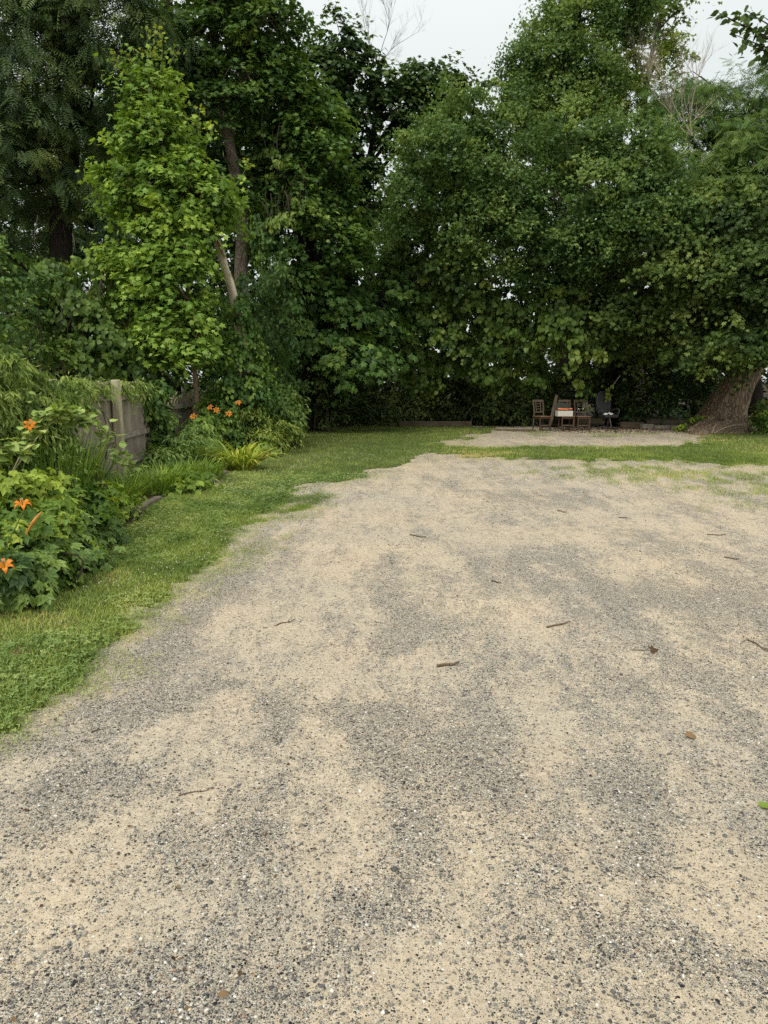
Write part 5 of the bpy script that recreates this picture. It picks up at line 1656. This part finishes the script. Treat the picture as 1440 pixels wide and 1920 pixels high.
# ------------------------------------------------------------------ sticks and leaves on the gravel
bits = scatter(3800, 1.4, 16, -1, 1, 1)
bits[:, 0] *= (bits[:, 1] + .8) * .6
bits = bits[(lawn_mask(bits) < .1) & (fnoise(bits[:, 0], bits[:, 1], 1.2, 3) > -.1)]
nb_ = len(bits)
tag(leaf_obj('leaf_litter', M['deadleaf'], None, np.column_stack([bits, relief(bits[:, 0], bits[:, 1]) + .006]), np.array([0, 0, 1.0]) + rng.normal(size=(nb_, 3)) * .3, rng.normal(size=(nb_, 3)) + 1e-3, (.004 + .018 * rng.uniform(0, 1, nb_) ** 3), rng.uniform(0, .8, nb_) ** 1.6, 'leaf'), 'small dry bits of bark, seed and leaf strewn over the gravel', 'litter', kind='stuff')

G_S = 'twigs lying on the gravel'


def stick(label, a_, b_, r_, bend=.02, fork=False, mat='stick'):
    r_ *= .72
    p, q = gp(*a_), gp(*b_)
    p[2] = q[2] = r_ * .9 + .012
    L = np.linalg.norm(q - p)
    side = np.array([-(q - p)[1], (q - p)[0], 0]) / L
    c_ = curve([p, p * .65 + q * .35 + side * bend * L, p * .3 + q * .7 - side * bend * L * .6, q], 12)
    c_[:, 2] = relief(c_[:, 0], c_[:, 1]) + r_ * 1.0
    c_[-3:, 2] += .006
    mb = MB()
    mb.tube(c_, np.linspace(r_, r_ * .6, 12), 8, True, .14, L)
    if fork:
        f0 = c_[6]
        mb.tube(curve([f0, f0 + side * .10 * L + (q - p) * .12, f0 + side * .18 * L + (q - p) * .3 + [0, 0, .015]], 6), np.linspace(r_ * .6, r_ * .25, 6), 6)
    tag(mb.build('stick', M[mat], None, tuple(p)), label, 'stick', G_S)


stick('thick dark broken stick in the middle of the gravel', (820, 1248), (861, 1243), .0125, .06)
stick('straight reddish stick right of the middle of the gravel', (1025, 1179), (1069, 1173), .009, .02)
stick('crooked thin twig left of the middle of the gravel', (518, 1172), (553, 1162), .006, .08, True)
stick('twig on the sandy track at upper left of the gravel', (769, 1002), (799, 1009), .010, .02)
stick('short dark twig in the middle distance', (922, 1094), (938, 1101), .010, .04)
stick('thin twig by the sparse grass on the right', (1326, 1000), (1362, 1001), .009, .02)
stick('twig toward the right edge, in the grey gravel', (1358, 1046), (1386, 1052), .008, .03)
stick('forked twig cut by the right edge of the frame', (1400, 1204), (1446, 1228), .007, .05, True)
stick('tiny twig in the grey gravel near the right, almost level', (1185, 1220), (1215, 1221), .0045, .03)
stick('thin dark twig in the left foreground sand', (335, 1502), (402, 1487), .0035, .05)
stick('dry pale grass stalk at the lawn edge', (190, 1292), (262, 1286), .003, .05, mat='paletwig')
stick('short dark twig beyond the middle, near the grass band', (1045, 958), (1062, 962), .010, .1, True)
stick('small dark stub at the left, on the edge of the sand', (172, 1382), (186, 1376), .006, .05)
stick('short twig far out beside the grass band', (1160, 970), (1178, 970), .009, .05)


def flat_leaf(name, label, px, py, size, tint, mat, tpl='ovate', tilt=.15, ang=0.0, cat='leaf'):
    p = gp(px, py)
    p[2] = relief(p[0], p[1]) + .015
    o = leaf_obj(name, M[mat], None, p[None], np.array([[tilt, -tilt, 1.0]]), np.array([[math.cos(ang), math.sin(ang), 0]]), size, np.array([tint]), tpl, tuple(p))
    return tag(o, label, cat)


flat_leaf('fallen_leaf', 'fresh green leaf on the gravel at the right edge', 1420, 1508, .06, .6, 'weed', ang=-.2)
flat_leaf('dead_leaf', 'curled brown leaf on the gravel right of the middle', 1222, 1224, .075, .25, 'deadleaf', 'maple', .5, .6)
flat_leaf('dead_leaf', 'tan dry leaf on the gravel at the right', 1285, 1376, .07, .75, 'deadleaf', 'ovate', .3, .2)
flat_leaf('dead_leaf', 'pale curled dry leaf on the lawn edge at the left', 66, 1217, .13, .95, 'deadleaf', 'maple', .3, .4)
flat_leaf('dead_leaf', 'brown dry leaf beside the pale one on the lawn edge', 44, 1240, .11, .4, 'deadleaf', 'maple', .3, 2.2)
flat_leaf('dead_leaf', 'small tan leaf low on the lawn edge at the left', 52, 1265, .05, .9, 'deadleaf', 'ovate', .2, 1.2)
flat_leaf('dead_leaf', 'small reddish leaf in the bottom gravel left of centre', 408, 1871, .03, .7, 'deadleaf', 'ovate', .2, .3)
